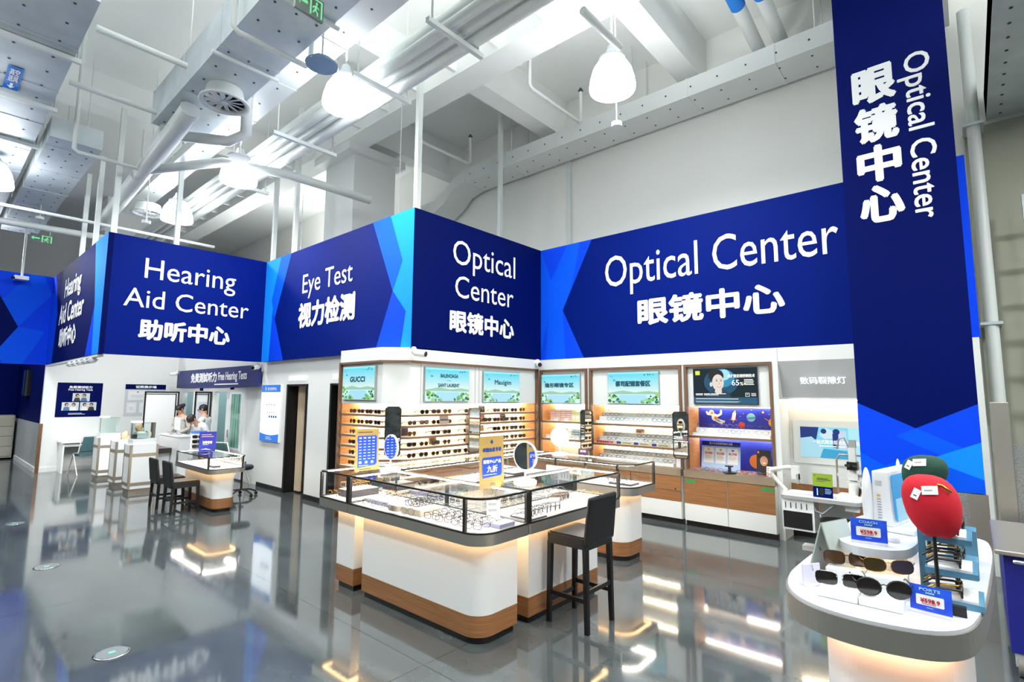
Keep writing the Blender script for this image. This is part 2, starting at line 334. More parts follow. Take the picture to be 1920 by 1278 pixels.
# under the side sign: white soffit
st(MB().box((-14.65, 1.762, ZB-.04), (-9.9, 1.84, ZB-.003), white), 'trim_2')
# banner
t = thing('banner_sign', 'tall navy vertical banner reading Optical Center with a bright blue chevron foot', 'sign', (-.87, 6.3, .82))
g = F((0, 0, 0), (1, 0, 0), (0, 0, 1)); m = MB(); m.box((0, 0, 0), (.915, .02, 5.9), navyd)
k = .79
for i, (pts, mm) in enumerate((([(0, 0), (.915, 0), (.915, k), (.457, .555), (0, k)], blue1), ([(0, .33), (.457, .555), (.915, .33), (.915, 0), (0, 0)], blue3), ([(0, .62), (.9, .18), (.5, .0), (.0, .3)], blue1), ([(.915, .45), (.2, .12), (.5, 0), (.915, 0)], blue2), ([(0, 0), (.915, 0), (.915, .12), (.45, .3), (0, .1)], blue3))): poly2(m, g, pts, mm, .001+i*.0007)
m.build('banner_cloth', t)
for i, ch in enumerate('眼镜中心'):
    q = MB(); text(q, g, ch, .15, 4.27-.425*i-.37, .34, .36, inkw, .018, .004); q.build('lettering', t)
q = MB(); text(q, F((0, 0, 0), (0, 0, -1), (1, 0, 0)), 'Optical Center', -4.275, .52, 1.70, .26, inkw, .004, .004); q.build('lettering', t)
kp = thing('column_guard', 'diamond plate guard wrapped round the banner column foot', 'guard', (-.87, 6.28, 0))
dp = noisy(mat('diamond_plate', '#a9aba9', .38, .7), '#9b9d9c', '#bfc1bf', (1, 1, 1), 75, 1, None, .25)
MB().box((0, 0, 0), (.915, .02, .815), dp).build('plate', kp); MB().box((.8, -.012, 0), (.93, .03, .815), steel).build('corner_strip', kp)
# poles that hold the sign band
POLES = [(-5.44, 4.24, 6.45, 'at the bright corner of the small Optical Center sign'), (-8.9, 4.24, 6.9, 'over the left part of the Eye Test sign'), (-9.74, 4.24, 6.9, 'at the left end of the Eye Test sign'), (-9.88, 2.68, 5.5, 'over the middle of the Hearing Aid Center sign'),
         (-9.9, 1.83, 6.2, 'at the bright corner of the Hearing Aid Center sign'), (-11.2, 1.83, 5.8, 'over the right part of the angled hearing sign'), (-12.3, 1.83, 5.8, 'over the middle of the angled hearing sign'), (-6.42, 6.95, CZ, 'behind the small Optical Center sign, under the cross beam'), (-5.47, 7.86, 6.1, 'against the back wall over the sign corner')]
for i, (x, y, z1, w) in enumerate(POLES):
    o = MB().box((-.035, -.035, 0), (.035, .035, z1-4.05), pipew).build('sign_pole', loc=(x, y, 4.05)); tag(o, 'white square steel pole '+w, 'pole', 'poles holding the sign band')
# ================================================================ CEILING SERVICES
def lamp(p, label):
    t = thing('pendant_lamp', label, 'lamp', p, 0, 'high-bay pendant lamps')
    MB().lathe([(.2, 0), (.255, .015), (.262, .05), (.25, .14), (.22, .25), (.18, .32), (.15, .36), (.145, .38)], (0, 0, 0), lampm, 28).build('shade', t)
    MB().lathe([(.15, .375), (.155, .40), (.1, .43), (.06, .5), (.05, .55)], (0, 0, 0), galv, 20).build('cap', t)
    m = MB()
    for k in range(int(((5.39 if p[1] < .86 and p[0] < -6 else CZ)-p[2]-.55)/.05)): m.box((-.012 if k % 2 else -.004, -.004 if k % 2 else -.012, .55+.05*k), (.012 if k % 2 else .004, .004 if k % 2 else .012, .6+.05*k), galv)
    m.build('chain', t)
for p, l in zip(LAMPS_SEEN, ('glowing bell-shaped pendant lamp above the Eye Test sign', 'glowing pendant lamp hanging high over the wide Optical Center sign', 'glowing pendant lamp above the gap between the Hearing Aid and Eye Test signs', 'farthest small glowing pendant lamp above the Hearing Aid Center sign', 'glowing pendant lamp beside the pin-studded duct, cut by the picture edge')): lamp(p, l)
for p in LAMPS_FILL: lamp(p, 'unseen pendant lamp added out of view to brighten the hall')
for o in [o for o in C.objects if o.get('label') == 'unseen pendant lamp added out of view to brighten the hall']: o['group'] = 'unseen pendant lamps added as fill light'
for i, x in enumerate((-14.05, -12.1)):
    o = MB().box((-.2, -.2, 0), (.2, .2, .02), mat('booth_lamp', '#f2fbff', .5, emit=14)).build('ceiling_light', None, 0, (x, 4.85, 2.27)); tag(o, 'flat square light inside the %s hearing booth' % ('farther', 'nearer')[i], 'light')
def pins(m, x0, x1, y0, y1, z, nx, ny, mm):
    for i in range(nx):
        for j in range(ny): m.cyl((x0+(x1-x0)*(i+.5)/nx, y0+(y1-y0)*(j+.5)/ny, z-.006), (x0+(x1-x0)*(i+.5)/nx, y0+(y1-y0)*(j+.5)/ny, z), .014, mm, 6)
def duct(name, label, x0, x1, y0, y1, z0, z1, nx=12, ny=3, m=None, side=None):
    t = thing(name, label, 'duct', (x0, y0, z0)); q = MB(); q.box((0, 0, 0), (x1-x0, y1-y0, z1-z0), m or galv)
    for k in range(int((x1-x0)/1.2)+1): q.box((1.2*k, -.006, -.006), (1.2*k+.03, y1-y0+.006, z1-z0+.006), m or galv)
    pins(q, 0, x1-x0, 0, y1-y0, 0, nx, ny, dgrey)
    if side:
        for i in range(nx): q.cyl(((x1-x0)*(i+.5)/nx, -.006, (z1-z0)*.5), ((x1-x0)*(i+.5)/nx, 0, (z1-z0)*.5), .014, dgrey, 6)
    q.build('casing', t)
    n = min(4, max(2, int((x1-x0)/2)))
    for i in range(n):
        for yy in (.04, y1-y0-.04): MB().cyl(((x1-x0)*(i+.5)/n, yy, z1-z0), ((x1-x0)*(i+.5)/n, yy, CZ-z0), .009, pipew, 6).build('drop_rod', t)
    return t
duct('air_duct', 'wide pin-studded grey air duct high over the left aisle', -23.95, -6.05, -.75, .86, 5.4, 5.8, 44, 5)
duct('air_duct', 'broad pale duct with the round diffuser, over the shop centre', -8.1, -3.0, 1.8, 2.42, 5.3, 5.75, 14, 3)
duct('air_duct', 'long white pin-studded duct along the back wall above the wide sign', -7.7, .1, 7.2, 7.8, 6.1, 6.38, 20, 2, pipew, True)
t = thing('duct_bend', 'lower stepped end of the white back wall duct', 'duct', (-7.7, 7.2, 0)); m = MB()
pr = [(0, 6.1), (-.35, 6.02), (-.65, 5.78), (-.95, 5.66), (-2.9, 5.66), (-2.9, 5.94), (-.9, 5.94), (-.6, 6.08), (-.3, 6.3), (0, 6.38)]
m.add([(x, y, z) for y in (0, .6) for x, z in pr], [tuple(range(9, -1, -1)), tuple(range(10, 20))]+[(i, (i+1) % 10, 10+(i+1) % 10, 10+i) for i in range(10)], pipew); m.build('casing', t)
duct('air_duct', 'flat white duct running beside the broad duct and the pipes', -13.5, -3.0, 2.55, 2.9, 5.55, 5.7, 20, 1, pipew)
duct('air_duct', 'distant pin-studded duct crossing behind the spiral pipe', -16, -9.6, .95, 1.55, 5.3, 5.6, 18, 3)
duct('air_duct', 'grey pin-studded duct right of the banner above the white drain pipe', .34, 1.5, 4.6, 7.85, 4.84, 5.15, 5, 14, galv)
def diffuser(c, r, label, blades=12):
    t = thing('air_diffuser', label, 'air diffuser', c)
    MB().lathe([(r*.72, .18), (r*.8, .06), (r, .02), (r*1.02, 0), (r*.86, .0), (r*.8, .03)], (0, 0, 0), pipew, 28, False).build('rim', t)
    MB().cyl((0, 0, .05), (0, 0, .055), r*.8, dgrey, 24).build('throat', t)
    for k in range(blades):
        a = 2*PI*k/blades; m = MB(); m.box((r*.14, -.012, .02), (r*.8, .04, .028), pipew); m.xf(Matrix.Rotation(a, 4, 'Z') @ Matrix.Rotation(.35, 4, 'X')); m.build('blade', t)
    MB().cyl((0, 0, .01), (0, 0, .05), r*.16, pipew, 12).build('hub', t)
diffuser((-6.5, 2.15, 5.12), .27, 'round swirl diffuser under the broad duct')
diffuser((-11.5, 2.62, 5.05), .27, 'round swirl diffuser beside the lower spiral pipe bend')
def pipe(label, path, r, m=None, sticker=None, group=None):
    o0 = Vector(path[0]); t = thing('ceiling_pipe', label, 'pipe', tuple(o0), 0, group); q = MB(); q.tube([Vector(p)-o0 for p in path], r, m or pipew, 10); q.build('tube', t)
    if sticker:
        for (x, l, mm) in sticker: MB().cyl((x-o0.x-l/2, 0, 0), (x-o0.x+l/2, 0, 0), r+.004, mm, 12, None, False).build('sticker', t)
    return t
sticb = mat('sticker_blue', '#1672c8', .5); sticr = mat('sticker_red', '#c2342c', .5)
pipe('thick white spiral pipe running beside the swirl diffusers', [(-13.4, 2.25, 5.15), (-7.4, 1.97, 5.14), (-7.15, 1.97, 5.18), (-7.1, 1.97, 5.2)], .12)
pipe('collar section of the spiral pipe near the diffuser', [(-8.9, 2.04, 5.19), (-8.0, 2.0, 5.2)], .145)
for i, (y, z, r) in enumerate(((3.29, 5.42, .06), (3.43, 5.42, .055), (3.585, 5.4, .08), (3.36, 5.6, .075), (3.56, 5.62, .07), (3.78, 5.62, .06))):
    pipe('white service pipe, %s from the duct in the long pipe bundle' % ORD[i], [(-16, y, z), (-2.2+.12*i, y, z)], r, None, [(-12.6, .35, sticr)] if i in (1, 2) else None)
pipe('lower white pipe crossing the bundle by the pendant lamp', [(-9.3, 2.1, 5.1), (-8.2, 2.75, 5.12), (-7.9, 3.6, 5.12), (-7.9, 5.1, 5.15)], .07)
pipe('curved white pipe joining the collar near the diffuser', [(-7.9, 2.02, 5.15), (-7.3, 2.5, 5.05), (-7.0, 2.6, 5.1), (-6.9, 2.55, 5.6)], .07)
pipe('white pipe end near the swirl diffuser crossing to the broad duct', [(-6.45, .9, 5.36), (-6.45, 1.72, 5.36)], .035)
pipe('white pipe crossing from the wide duct toward the spiral pipe', [(-7.9, .9, 5.38), (-7.9, 1.9, 5.38)], .035)
pipe('square-looking white tube pointing from the pipe bundle to the large near lamp', [(-2.55, 3.9, 5.33), (-2.55, 4.6, 5.33)], .04)
pipe('thin white tube under the broad duct, nearer the exit sign', [(-4.45, 1.75, 5.24), (-4.45, 2.45, 5.24)], .022)
pipe('thin white tube under the broad duct, nearer the diffuser', [(-5.75, 1.75, 5.24), (-5.75, 2.45, 5.24)], .022)
pipe('white pipe with a red stripe on the far wall', [(-19, .2, 4.6), (-19, 2.6, 4.6)], .12, None)
pipe('white pipe running low over the angled hearing sign', [(-13.0, .3, 4.75), (-12.9, 5.0, 4.85)], .06)
pipe('thin white rail crossing above the angled hearing sign', [(-11.8, .2, 4.75), (-11.8, 3.9, 4.75)], .03)
t0 = pipe('white water pipe with a blue arrow sticker above the back duct, nearer the cross beam', [(-1.95, 5.5, 6.9), (-1.95, 7.85, 6.55)], .09)
t1 = pipe('white water pipe with a blue arrow sticker above the back duct, nearer the banner', [(-1.66, 5.5, 6.9), (-1.66, 7.85, 6.55)], .09)
for t in (t0, t1): MB().cyl((0, .55, -.082), (0, 1.15, -.172), .094, sticb, 14, None, False).build('sticker', t)
SPR = [((-4.6, 5.6, 6.2), 1.35, 'near the main beam under the nearest bay'), ((-7.2, 5.6, 6.25), 1.3, 'in the farther bay by the column'), ((-5.1, 1.72, 5.14), .78, 'under the broad duct near the disc'), ((-9.4, 1.2, 5.1), 1.0, 'beside the wide duct')]
for (x, y, z), l, w in SPR:
    t = pipe('thin white sprinkler pipe with an upturned end '+w, [(x, y, CZ-.05), (x, y, z+.04), (x, y+.05, z), (x, y+l-.05, z), (x, y+l, z+.05), (x, y+l, z+.55)], .028)
    MB().lathe([(.02, .55), (.045, .57), (.015, .62)], (0, l, z-CZ+.05), dgrey, 10).build('sprinkler_head', t)
for i, (x, y0, y1, z) in enumerate(((-7.0, 2.95, 3.9, 5.24), (-9.3, 3.22, 3.9, 5.24), (-5.0, 2.95, 3.75, 5.24), (-3.7, 2.95, 3.7, 5.24), (-7.3, -.9, .92, 5.34), (-8.83, -.9, .92, 5.34), (-10.4, -.9, .92, 5.34))):
    t = thing('pipe_hanger', 'white channel hanger with two drop rods, %s in line' % ORD[i]+(' under the wide duct' if i > 3 else ' under the pipe bundle'), 'pipe hanger', (x, y0, z))
    MB().box((-.025, 0, 0), (.025, y1-y0, .05), pipew).build('channel', t)
    for yy in ((.06, y1-y0-.06) if y0 > 0 else (.03, y1-y0-.03)): MB().cyl((0, yy, .05), (0, yy, CZ-z), .012, pipew, 6).build('drop_rod', t)
# duct warning sticker, disc, detectors, hanging exit signs
t = thing('duct_label', 'blue warning sticker with white writing and arrow on the wide duct', 'label', (-8.68, .385, 5.39)); g = F((0, 0, 0), (0, 1, 0), (1, 0, 0))
m = MB(); m.poly([g.p(a, b_, 0) for a, b_ in ((0, 0), (0, .66), (.135, .66), (.135, 0))], sticb); m.build('sheet', t)
m = MB(); g2 = F((0, 0, 0), (0, 1, 0), (1, 0, 0)); text(m, g2, '高空\n送风', .025, .25, .085, .36, inkw, .002, .004); poly2(m, g2, [(.067, .04), (.03, .12), (.055, .12), (.055, .2), (.08, .2), (.08, .12), (.105, .12)], inkw, .004); m.build('lettering', t)
t = thing('ceiling_disc', 'blue-grey convex disc on a thin pipe beside the broad duct', 'mirror', (-4.85, 2.5, 5.06)); MB().lathe([(.16, 0), (.165, .015), (.1, .07), (.03, .1), (.02, .1)], (0, 0, 0), mat('disc_blue', '#7f9db8', .2, .5), 24).build('dome', t); MB().cyl((0, 0, .1), (0, 0, .45), .01, pipew, 6).build('stem', t)
t = thing('ceiling_disc', 'white round disc under the curved pipe beside the pipe bundle', 'antenna', (-7.6, 2.75, 5.0)); MB().lathe([(.14, 0), (.145, .02), (.05, .04), (.02, .06)], (0, 0, 0), pipew, 20).build('dome', t); MB().cyl((0, 0, .05), (0, 0, .45), .01, pipew, 6).build('stem', t)
for (x, y, z, ln, w) in ((-3.05, 5.4, 4.95, 1.5, 'over the wide Optical Center sign'), (-6.75, 4.9, 4.3, 2.2, 'behind the small Optical Center sign'), (-10.4, 2.35, 4.55, 2.79, 'under the farthest lamp'), (-13.3, 1.3, 5.0, .28, 'beside the angled hearing sign')):
    t = thing('hanging_sensor', 'small white round sensor on a thin rod '+w, 'sensor', (x, y, z)); MB().cyl((0, 0, 0), (0, 0, .05), .065, gloss, 16).build('housing', t); MB().cyl((0, 0, .05), (0, 0, ln), .008, pipew, 6).build('rod', t)
for (x, y, w) in ((-4.72, 6.35, 'in the bay above the small Optical Center sign'), (-9.2, 2.75, 'on the ceiling panels left of the broad duct'), (-8.3, 6.2, 'in the bay behind the column')):
    t = thing('smoke_detector', 'round white smoke detector '+w, 'smoke detector', (x, y, CZ)); MB().lathe([(.06, 0), (.065, -.03), (.04, -.05)], (0, 0, 0), gloss, 16).build('housing', t)
egreen = mat('exit_green', '#7fe0a0', .5, emit=1.0)
def exit_sign(label, fr, w, h, rod):
    t = thing('exit_sign', label, 'exit sign', tuple(fr.o)); g = F((0, 0, 0), fr.u, fr.v); m = MB()
    c = [g.p(a, b_, l) for l in (-.03, 0) for a, b_ in ((0, 0), (w, 0), (w, h), (0, h))]; m.add(c, [(3, 2, 1, 0), (0, 1, 5, 4), (1, 2, 6, 5), (2, 3, 7, 6), (3, 0, 4, 7), (4, 5, 6, 7)], mat('exit_plate', '#7d8a80', .4)); m.build('plate', t)
    m = MB(); poly2(m, g, [(w*.05, h*.5), (w*.16, h*.75), (w*.16, h*.58), (w*.42, h*.58), (w*.42, h*.42), (w*.16, h*.42), (w*.16, h*.25)], egreen, .003); m.build('arrow', t)
    m = MB(); rect2(m, g, w*.5, h*.08, w*.56, h*.92, egreen, .003); rect2(m, g, w*.56, h*.84, w*.95, h*.92, egreen, .003); rect2(m, g, w*.89, h*.08, w*.95, h*.92, egreen, .003)
    disc2(m, g, w*.74, h*.7, w*.035, h*.09, egreen, .003, 10); poly2(m, g, [(w*.68, h*.6), (w*.76, h*.6), (w*.73, h*.36), (w*.66, h*.36)], egreen, .003)
    for pts in ([(.66, .4), (.6, .22), (.64, .2), (.7, .38)], [(.7, .38), (.8, .3), (.79, .12), (.75, .12), (.75, .26), (.68, .33)], [(.66, .58), (.58, .46), (.61, .42), (.69, .52)], [(.76, .58), (.84, .5), (.82, .45), (.74, .52)]): poly2(m, g, [(a*w, b_*h) for a, b_ in pts], egreen, .003)
    m.build('running_figure', t)
    for a in (.15, .85): MB().cyl(g.p(a*w, h, -.015), g.p(a*w, h, -.015)+Vector((0, 0, rod)), .008, pipew, 6).build('rod', t)
exit_sign('green arrow exit sign hanging above the bright blue panel', F((-15, 1.34, 4.92), (0, 1, 0), (0, 0, 1)), .38, .18, .19)
exit_sign('dark exit sign with a green mark hanging under the broad duct at the top edge', F((-4.21, 1.9, 5.03), (-.05, 1, 0), (0, 0, 1)), .27, .2, .07)
# wall pipe right of the banner
t = thing('drain_pipe', 'vertical white pipe on the wall right of the navy banner', 'pipe', (.22, 7.6, 1.6)); MB().cyl((0, 0, 0), (0, 0, 4.5), .06, pipew, 14).build('tube', t)
for z in (.85, 3.1): MB().box((-.09, -.07, z), (.09, .265, z+.03), galv).build('bracket', t)
# ================================================================ SPECTACLES
def outline(st, n=16):
    out = []
    for i in range(n):
        a = 2*PI*i/n; c, s_ = math.cos(a), math.sin(a)
        e = {'round': 1., 'square': .55, 'cat': .75, 'aviator': .8}[st]
        x = .029*math.copysign(abs(c)**e, c); z = .024*math.copysign(abs(s_)**e, s_)
        if st == 'square': z *= .85
        if st == 'cat': z = z*.85+.10*max(0, x)*(.6 if z > 0 else .1)
        if st == 'aviator': z *= 1.08; x *= 1.0+(-.25 if z < 0 else .05)
        out.append((x, z))
    return out
def specs_parts(st, fm, lm, rim=.0028, temples=True, s=1.0):
    fr_, le, tm = MB(), [], []
    P = outline(st); zc = .028
    for sg in (-1, 1):
        pts = [(sg*(.035+x), .004*(abs(.035+x)/.064)**2, zc+z) for x, z in P]
        fr_.tube(pts, rim, fm, 5, True)
        l = MB(); l.poly([(p_[0], .0015, p_[2]) for p_ in (pts if sg > 0 else pts[::-1])], lm); le.append(l)
        t = MB(); t.tube([(sg*.064, .003, zc+.010), (sg*.069, .012, zc+.012), (sg*.068, .085, zc+.010), (sg*.066, .118, zc-.012)], [rim*1.1, rim*1.2, rim, rim*1.1], fm, 5); tm.append(t)
    fr_.tube([(-.009, .0, zc+.007), (0, -.001, zc+.011), (.009, 0, zc+.007)], rim, fm, 5)
    for q in [fr_]+le+tm: q.v = [(x*s, y*s, z*s) for x, y, z in q.v]
    return fr_, le, tm
def one_mesh(name, st, fm, lm, rim, s):
    a, le, tm = specs_parts(st, fm, lm, rim, True, s)
    for q in le+tm:
        for f, mi_, sm in zip(q.f, q.m, q.sm): a.add([q.v[i] for i in f], [tuple(range(len(f)))], q.mats[mi_], sm)
    me = bpy.data.meshes.new(name); me.from_pydata(a.v, [], a.f)
    for m in a.mats: me.materials.append(m)
    me.polygons.foreach_set('material_index', a.m); me.polygons.foreach_set('use_smooth', a.sm); me.update(); return me
tort = mat('tortoise', '#4a2c17', .3); goldm = mat('gold_wire', '#b98b3c', .25, 1.); greyf = mat('grey_wire', '#55565a', .3, .8); pinkf = mat('pink_frame', '#c77f8a', .35); bluef = mat('blue_frame', '#4d76b8', .35); clearf = mat('crystal_frame', '#c9bcae', .3)
redf = mat('red_frame', '#8e2f28', .35)
SUN = [(one_mesh('sunglasses', *a), w) for a, w in ((('square', frameb, darklens, .0045, 1.12), 'black square'), (('cat', tort, brownlens, .0042, 1.15), 'brown cat-eye'), (('round', frameb, darklens, .0036, 1.1), 'black round'), (('aviator', goldm, brownlens, .003, 1.12), 'gold-rimmed'),
       (('square', tort, darklens, .0055, 1.15), 'tortoise square'), (('cat', frameb, brownlens, .005, 1.18), 'thick black'), (('round', goldm, darklens, .003, 1.1), 'gold round'))]
EYE = [(one_mesh('eyeglasses', *a), w) for a, w in ((('square', frameb, glass, .0024, 1.08), 'black square'), (('round', greyf, glass, .0015, 1.08), 'grey wire'), (('square', tort, glass, .0024, 1.08), 'tortoise'), (('round', goldm, glass, .0014, 1.08), 'gold wire'),
       (('cat', clearf, glass, .002, 1.08), 'pale crystal'), (('round', frameb, glass, .002, 1.1), 'black round'), (('square', greyf, glass, .0014, 1.08), 'thin grey square'))]
KID = [(one_mesh('eyeglasses', *a), w) for a, w in ((('square', pinkf, glass, .0028, .95), 'pink child size'), (('round', bluef, glass, .0028, .95), 'blue child size'), (('square', redf, glass, .0028, .95), 'red child size'))]
def put(name, lib, i, loc, rz, where, group):
    me, w = lib[i % len(lib)]; o = bpy.data.objects.new(name, me); C.objects.link(o); o.location = loc; o.rotation_euler = (0, 0, rz)
    return tag(o, w+' '+where, name, group)
# ================================================================ SCREENS
sky_m = mat('screen_sky', '#8ee6ee', .3, emit=.95); sky2 = mat('screen_sky_light', '#c9f3f2', .3, emit=.95); lake = mat('screen_lake', '#a8dcf0', .3, emit=.9); lg = mat('screen_leaf', '#7cc069', .3, emit=.75); dg_ = mat('screen_leaf_dark', '#2c7a5c', .3, emit=.6); lg2 = mat('screen_leaf_bright', '#a8d977', .3, emit=.8); tealt = mat('screen_ink', '#0a4a5c', .4); hillm = mat('screen_hill', '#9ccbb4', .3, emit=.85)
def screen_body(t, g, w, h, m0):
    m = MB(); c = [g.p(a, b_, l) for l in (-.03, 0) for a, b_ in ((-.004, -.004), (w+.004, -.004), (w+.004, h+.004), (-.004, h+.004))]
    m.add(c, [(3, 2, 1, 0), (0, 1, 5, 4), (1, 2, 6, 5), (2, 3, 7, 6), (3, 0, 4, 7), (4, 5, 6, 7)], frameb if m0.name == 'screen_night' else grey); m.build('bezel', t)
    d = MB(); rect2(d, g, 0, 0, w, h, m0, .002); return d
def lake_screen(label, fr, w, h, txts):
    t = thing('display_screen', label, 'screen', tuple(fr.o), 0, 'lit lake screens over the racks'); g = F((0, 0, 0), fr.u, fr.v); d = screen_body(t, g, w, h, sky_m); rr = random.Random(len(label))
    for i in range(14): rect2(d, g, 0, h*(.95-.045*i-.05), w, h*(.95-.045*i), mat('screen_sky_%d' % i, '#%02x%02x%02x' % (110+9*i, 214+2*i, 236-0*i), .3, emit=.9), .0022)
    rect2(d, g, 0, h*.0, w, h*.32, sky2, .003); poly2(d, g, [(0, h*.34), (w*.3, h*.42), (w*.55, h*.36), (w*.8, h*.4), (w, h*.36), (w, h*.3), (0, h*.3)], hillm, .0035)
    poly2(d, g, [(w*.1, 0), (w*.25, h*.28), (w*.75, h*.28), (w*.9, 0)], lake, .004)
    for i in range(64):
        sd = i % 2; a = rr.uniform(.0, .36); b_ = rr.uniform(.02, .40)*(1-a*2.4); r = rr.uniform(.03, .07)*h*(1-a)
        x = (a if not sd else 1-a)*w; x = min(max(x, r), w-r); disc2(d, g, x, max(b_*h, r), r, r*.8, (lg, dg_, lg2)[(i*7) % 3], .0045+.0001*i, 9)
    for i in range(7): disc2(d, g, w*(.72+.2*rr.random()), h*(.95-.06*rr.random()), .012, .006, dg_, .006, 6)
    poly2(d, g, [(w*.05, h*.9), (w*.12, h*.86), (w*.06, h*.88)], dg_, .006); poly2(d, g, [(w*.1, h*.8), (w*.17, h*.74), (w*.1, h*.72), (w*.13, h*.75)], dg_, .006)
    d.build('picture', t); m = MB()
    for tx, a, b_, ww, hh, bo in txts: text(m, g, tx, w*a, h*b_, w*ww, h*hh, tealt, bo, .012)
    m.build('lettering', t)
lake_screen('lit screen with a lake scene reading GUCCI', F((-6.55, 3.906, 1.6), (1, 0, 0), (0, 0, 1)), .76, .44, [('GUCCI', .26, .54, .46, .15, .005)])
lake_screen('lit lake screen reading BALENCIAGA and SAINT LAURENT', F((-5.387, 4.41, 1.585), (0, 1, 0), (0, 0, 1)), .8, .445, [('BALENCIAGA', .32, .72, .4, .1, .003), ('SAINT LAURENT', .27, .43, .48, .1, .003), ('-', .46, .62, .1, .01, 0)])
lake_screen('lit lake screen reading Mauigim, nearest the room corner', F((-5.387, 5.51, 1.57), (0, 1, 0), (0, 0, 1)), .81, .45, [('Mauigim', .28, .54, .46, .19, .003)])
lake_screen('lit lake screen with six dark characters over the contact lens cabinet', F((-5.39, 6.845, 1.555), (1, 0, 0), (0, 0, 1)), .8, .455, [('隐形眼镜专区', .16, .55, .7, .15, .004)])
lake_screen('lit lake screen with seven dark characters over the stepped eyeglass cabinet', F((-4.085, 6.845, 1.56), (1, 0, 0), (0, 0, 1)), .81, .455, [('蔡司配镜套餐区', .17, .55, .68, .17, .005)])
t = thing('display_screen', 'dark lit screen with a smiling child and 65% over the space-themed cabinet', 'screen', (-2.775, 6.845, 1.575)); g = F((0, 0, 0), (1, 0, 0), (0, 0, 1)); w, h = .8, .455
d = screen_body(t, g, w, h, mat('screen_night', '#06202c', .3, emit=.9)); e_ = lambda n, c, s_=.95: mat(n, c, .4, emit=s_)
disc2(d, g, .36, .28, .22, .17, e_('scr_glow1', '#0c4a68'), .003); disc2(d, g, .38, .33, .15, .12, e_('scr_glow2', '#2a86b0'), .0035); disc2(d, g, .4, .37, .08, .07, e_('scr_glow3', '#9cd8ee'), .004)
rect2(d, g, 0, 0, w, .085, e_('scr_band', '#0d5070'), .0042)
poly2(d, g, [(.16, .085), (.2, .15), (.3, .19), (.42, .18), (.47, .13), (.48, .085)], e_('scr_jumper', '#123a50'), .005)
sk = e_('scr_skin', '#d9cfc4'); poly2(d, g, [(.29, .2), (.37, .2), (.37, .14), (.32, .12), (.28, .15)], sk, .0055)
disc2(d, g, .3, .36, .1, .085, e_('scr_hair', '#171417'), .006); disc2(d, g, .325, .275, .075, .105, sk, .0065); disc2(d, g, .235, .25, .018, .03, sk, .0062)
poly2(d, g, [(.245, .33), (.27, .385), (.33, .4), (.385, .375), (.4, .33), (.38, .42), (.3, .44), (.23, .4)], mat('scr_hair'), .007)
for x in (.31, .365): disc2(d, g, x, .295, .012, .006, mat('scr_hair'), .007, 8)
for x in (.31, .365): poly2(d, g, [(x-.016, .315), (x+.014, .32), (x+.014, .316), (x-.016, .31)], mat('scr_hair'), .007)
poly2(d, g, [(.34, .28), (.352, .25), (.335, .248)], e_('scr_shade', '#b9a596'), .007); disc2(d, g, .34, .222, .024, .01, e_('scr_lip', '#b86a66'), .007, 12); disc2(d, g, .34, .225, .018, .005, mat('scr_w', '#ffffff', .4, emit=.9), .0075, 10)
rect2(d, g, .03, .375, .09, .43, e_('scr_yellow', '#d6e03a'), .004); d.build('picture', t)
m = MB(); sw = mat('scr_w'); text(m, g, '点扩散近视控制技术', .45, .335, .33, .04, sw, .0015, .009); text(m, g, '65', .5, .235, .09, .07, sw, .001, .009); text(m, g, '%', .6, .235, .04, .04, sw, .001, .009)
lines2(m, g, .65, .3, .13, 4, .02, .01, sw, .009, 3); rect2(m, g, .645, .245, .67, .262, mat('scr_yellow'), .0095)
for i, x in enumerate((.03, .14, .23, .34)): lines2(m, g, x, .125-.0, .1, 2 if i < 3 else 1, .015, .008, sw, .009, i)
for a, b_, c_, d_ in ((.66, .095, .71, .1), (.66, .135, .71, .14), (.66, .095, .665, .14), (.705, .095, .71, .14), (.675, .12, .695, .127)): rect2(m, g, a, b_, c_, d_, sw, .009)
lines2(m, g, .73, .13, .06, 3, .014, .006, sw, .009, 5); lines2(m, g, .03, .06, .55, 1, .02, .007, sw, .009, 2); lines2(m, g, .03, .03, .7, 2, .01, .003, sw, .009, 4); m.build('lettering', t)
# ================================================================ SUNGLASSES WALL RACK (corner unit)
A_, B_, C_, D_ = (-6.62, 3.92), (-5.66, 3.92), (-5.40, 4.18), (-5.40, 6.80)
a_, b__, c_, d_2 = (-6.62, 4.22), (-5.78, 4.22), (-5.70, 4.30), (-5.70, 6.80)
frontp = [A_, B_, C_, D_]; backp = [a_, b__, c_, d_2]
def band(m, f, bk, z0, z1, mm):
    poly = list(f)+list(bk)[::-1]; n = len(poly)
    k = len(f); vs = [(x, y, z) for z in (z0, z1) for x, y in poly]
    fs = [(i, (i+1) % n, n+(i+1) % n, n+i) for i in range(n)]
    for i in range(k-1):
        fs.append((n-1-i, n-2-i, i+1, i)); fs.append((n+i, n+i+1, 2*n-2-i, 2*n-1-i))
    m.add(vs, fs, mm)
def off(p, d):  # move the front path outward by d
    return [(p[0][0], p[0][1]-d), (p[1][0]+d*.41, p[1][1]-d), (p[2][0]+d, p[2][1]-d*.41), (p[3][0]+d, p[3][1])]
R = thing('sunglasses_rack', 'long backlit corner rack of brown shelves holding sunglasses, under the Optical Center corner', 'display rack', (-5.66, 3.92, 0))
m = MB(); band(m, off(frontp, .02), backp, 2.10, 2.275, white); wb_(m, 'fascia', R)
m = MB(); band(m, off(frontp, -.02), backp, 1.545, 2.09, white); 
for (x, y) in ((-5.418, 4.36), (-5.418, 5.36), (-5.418, 5.44)): m.box((x-.002, y, 1.55), (x+.002, y+.005, 2.08), grey)
wb_(m, 'header_panel', R)
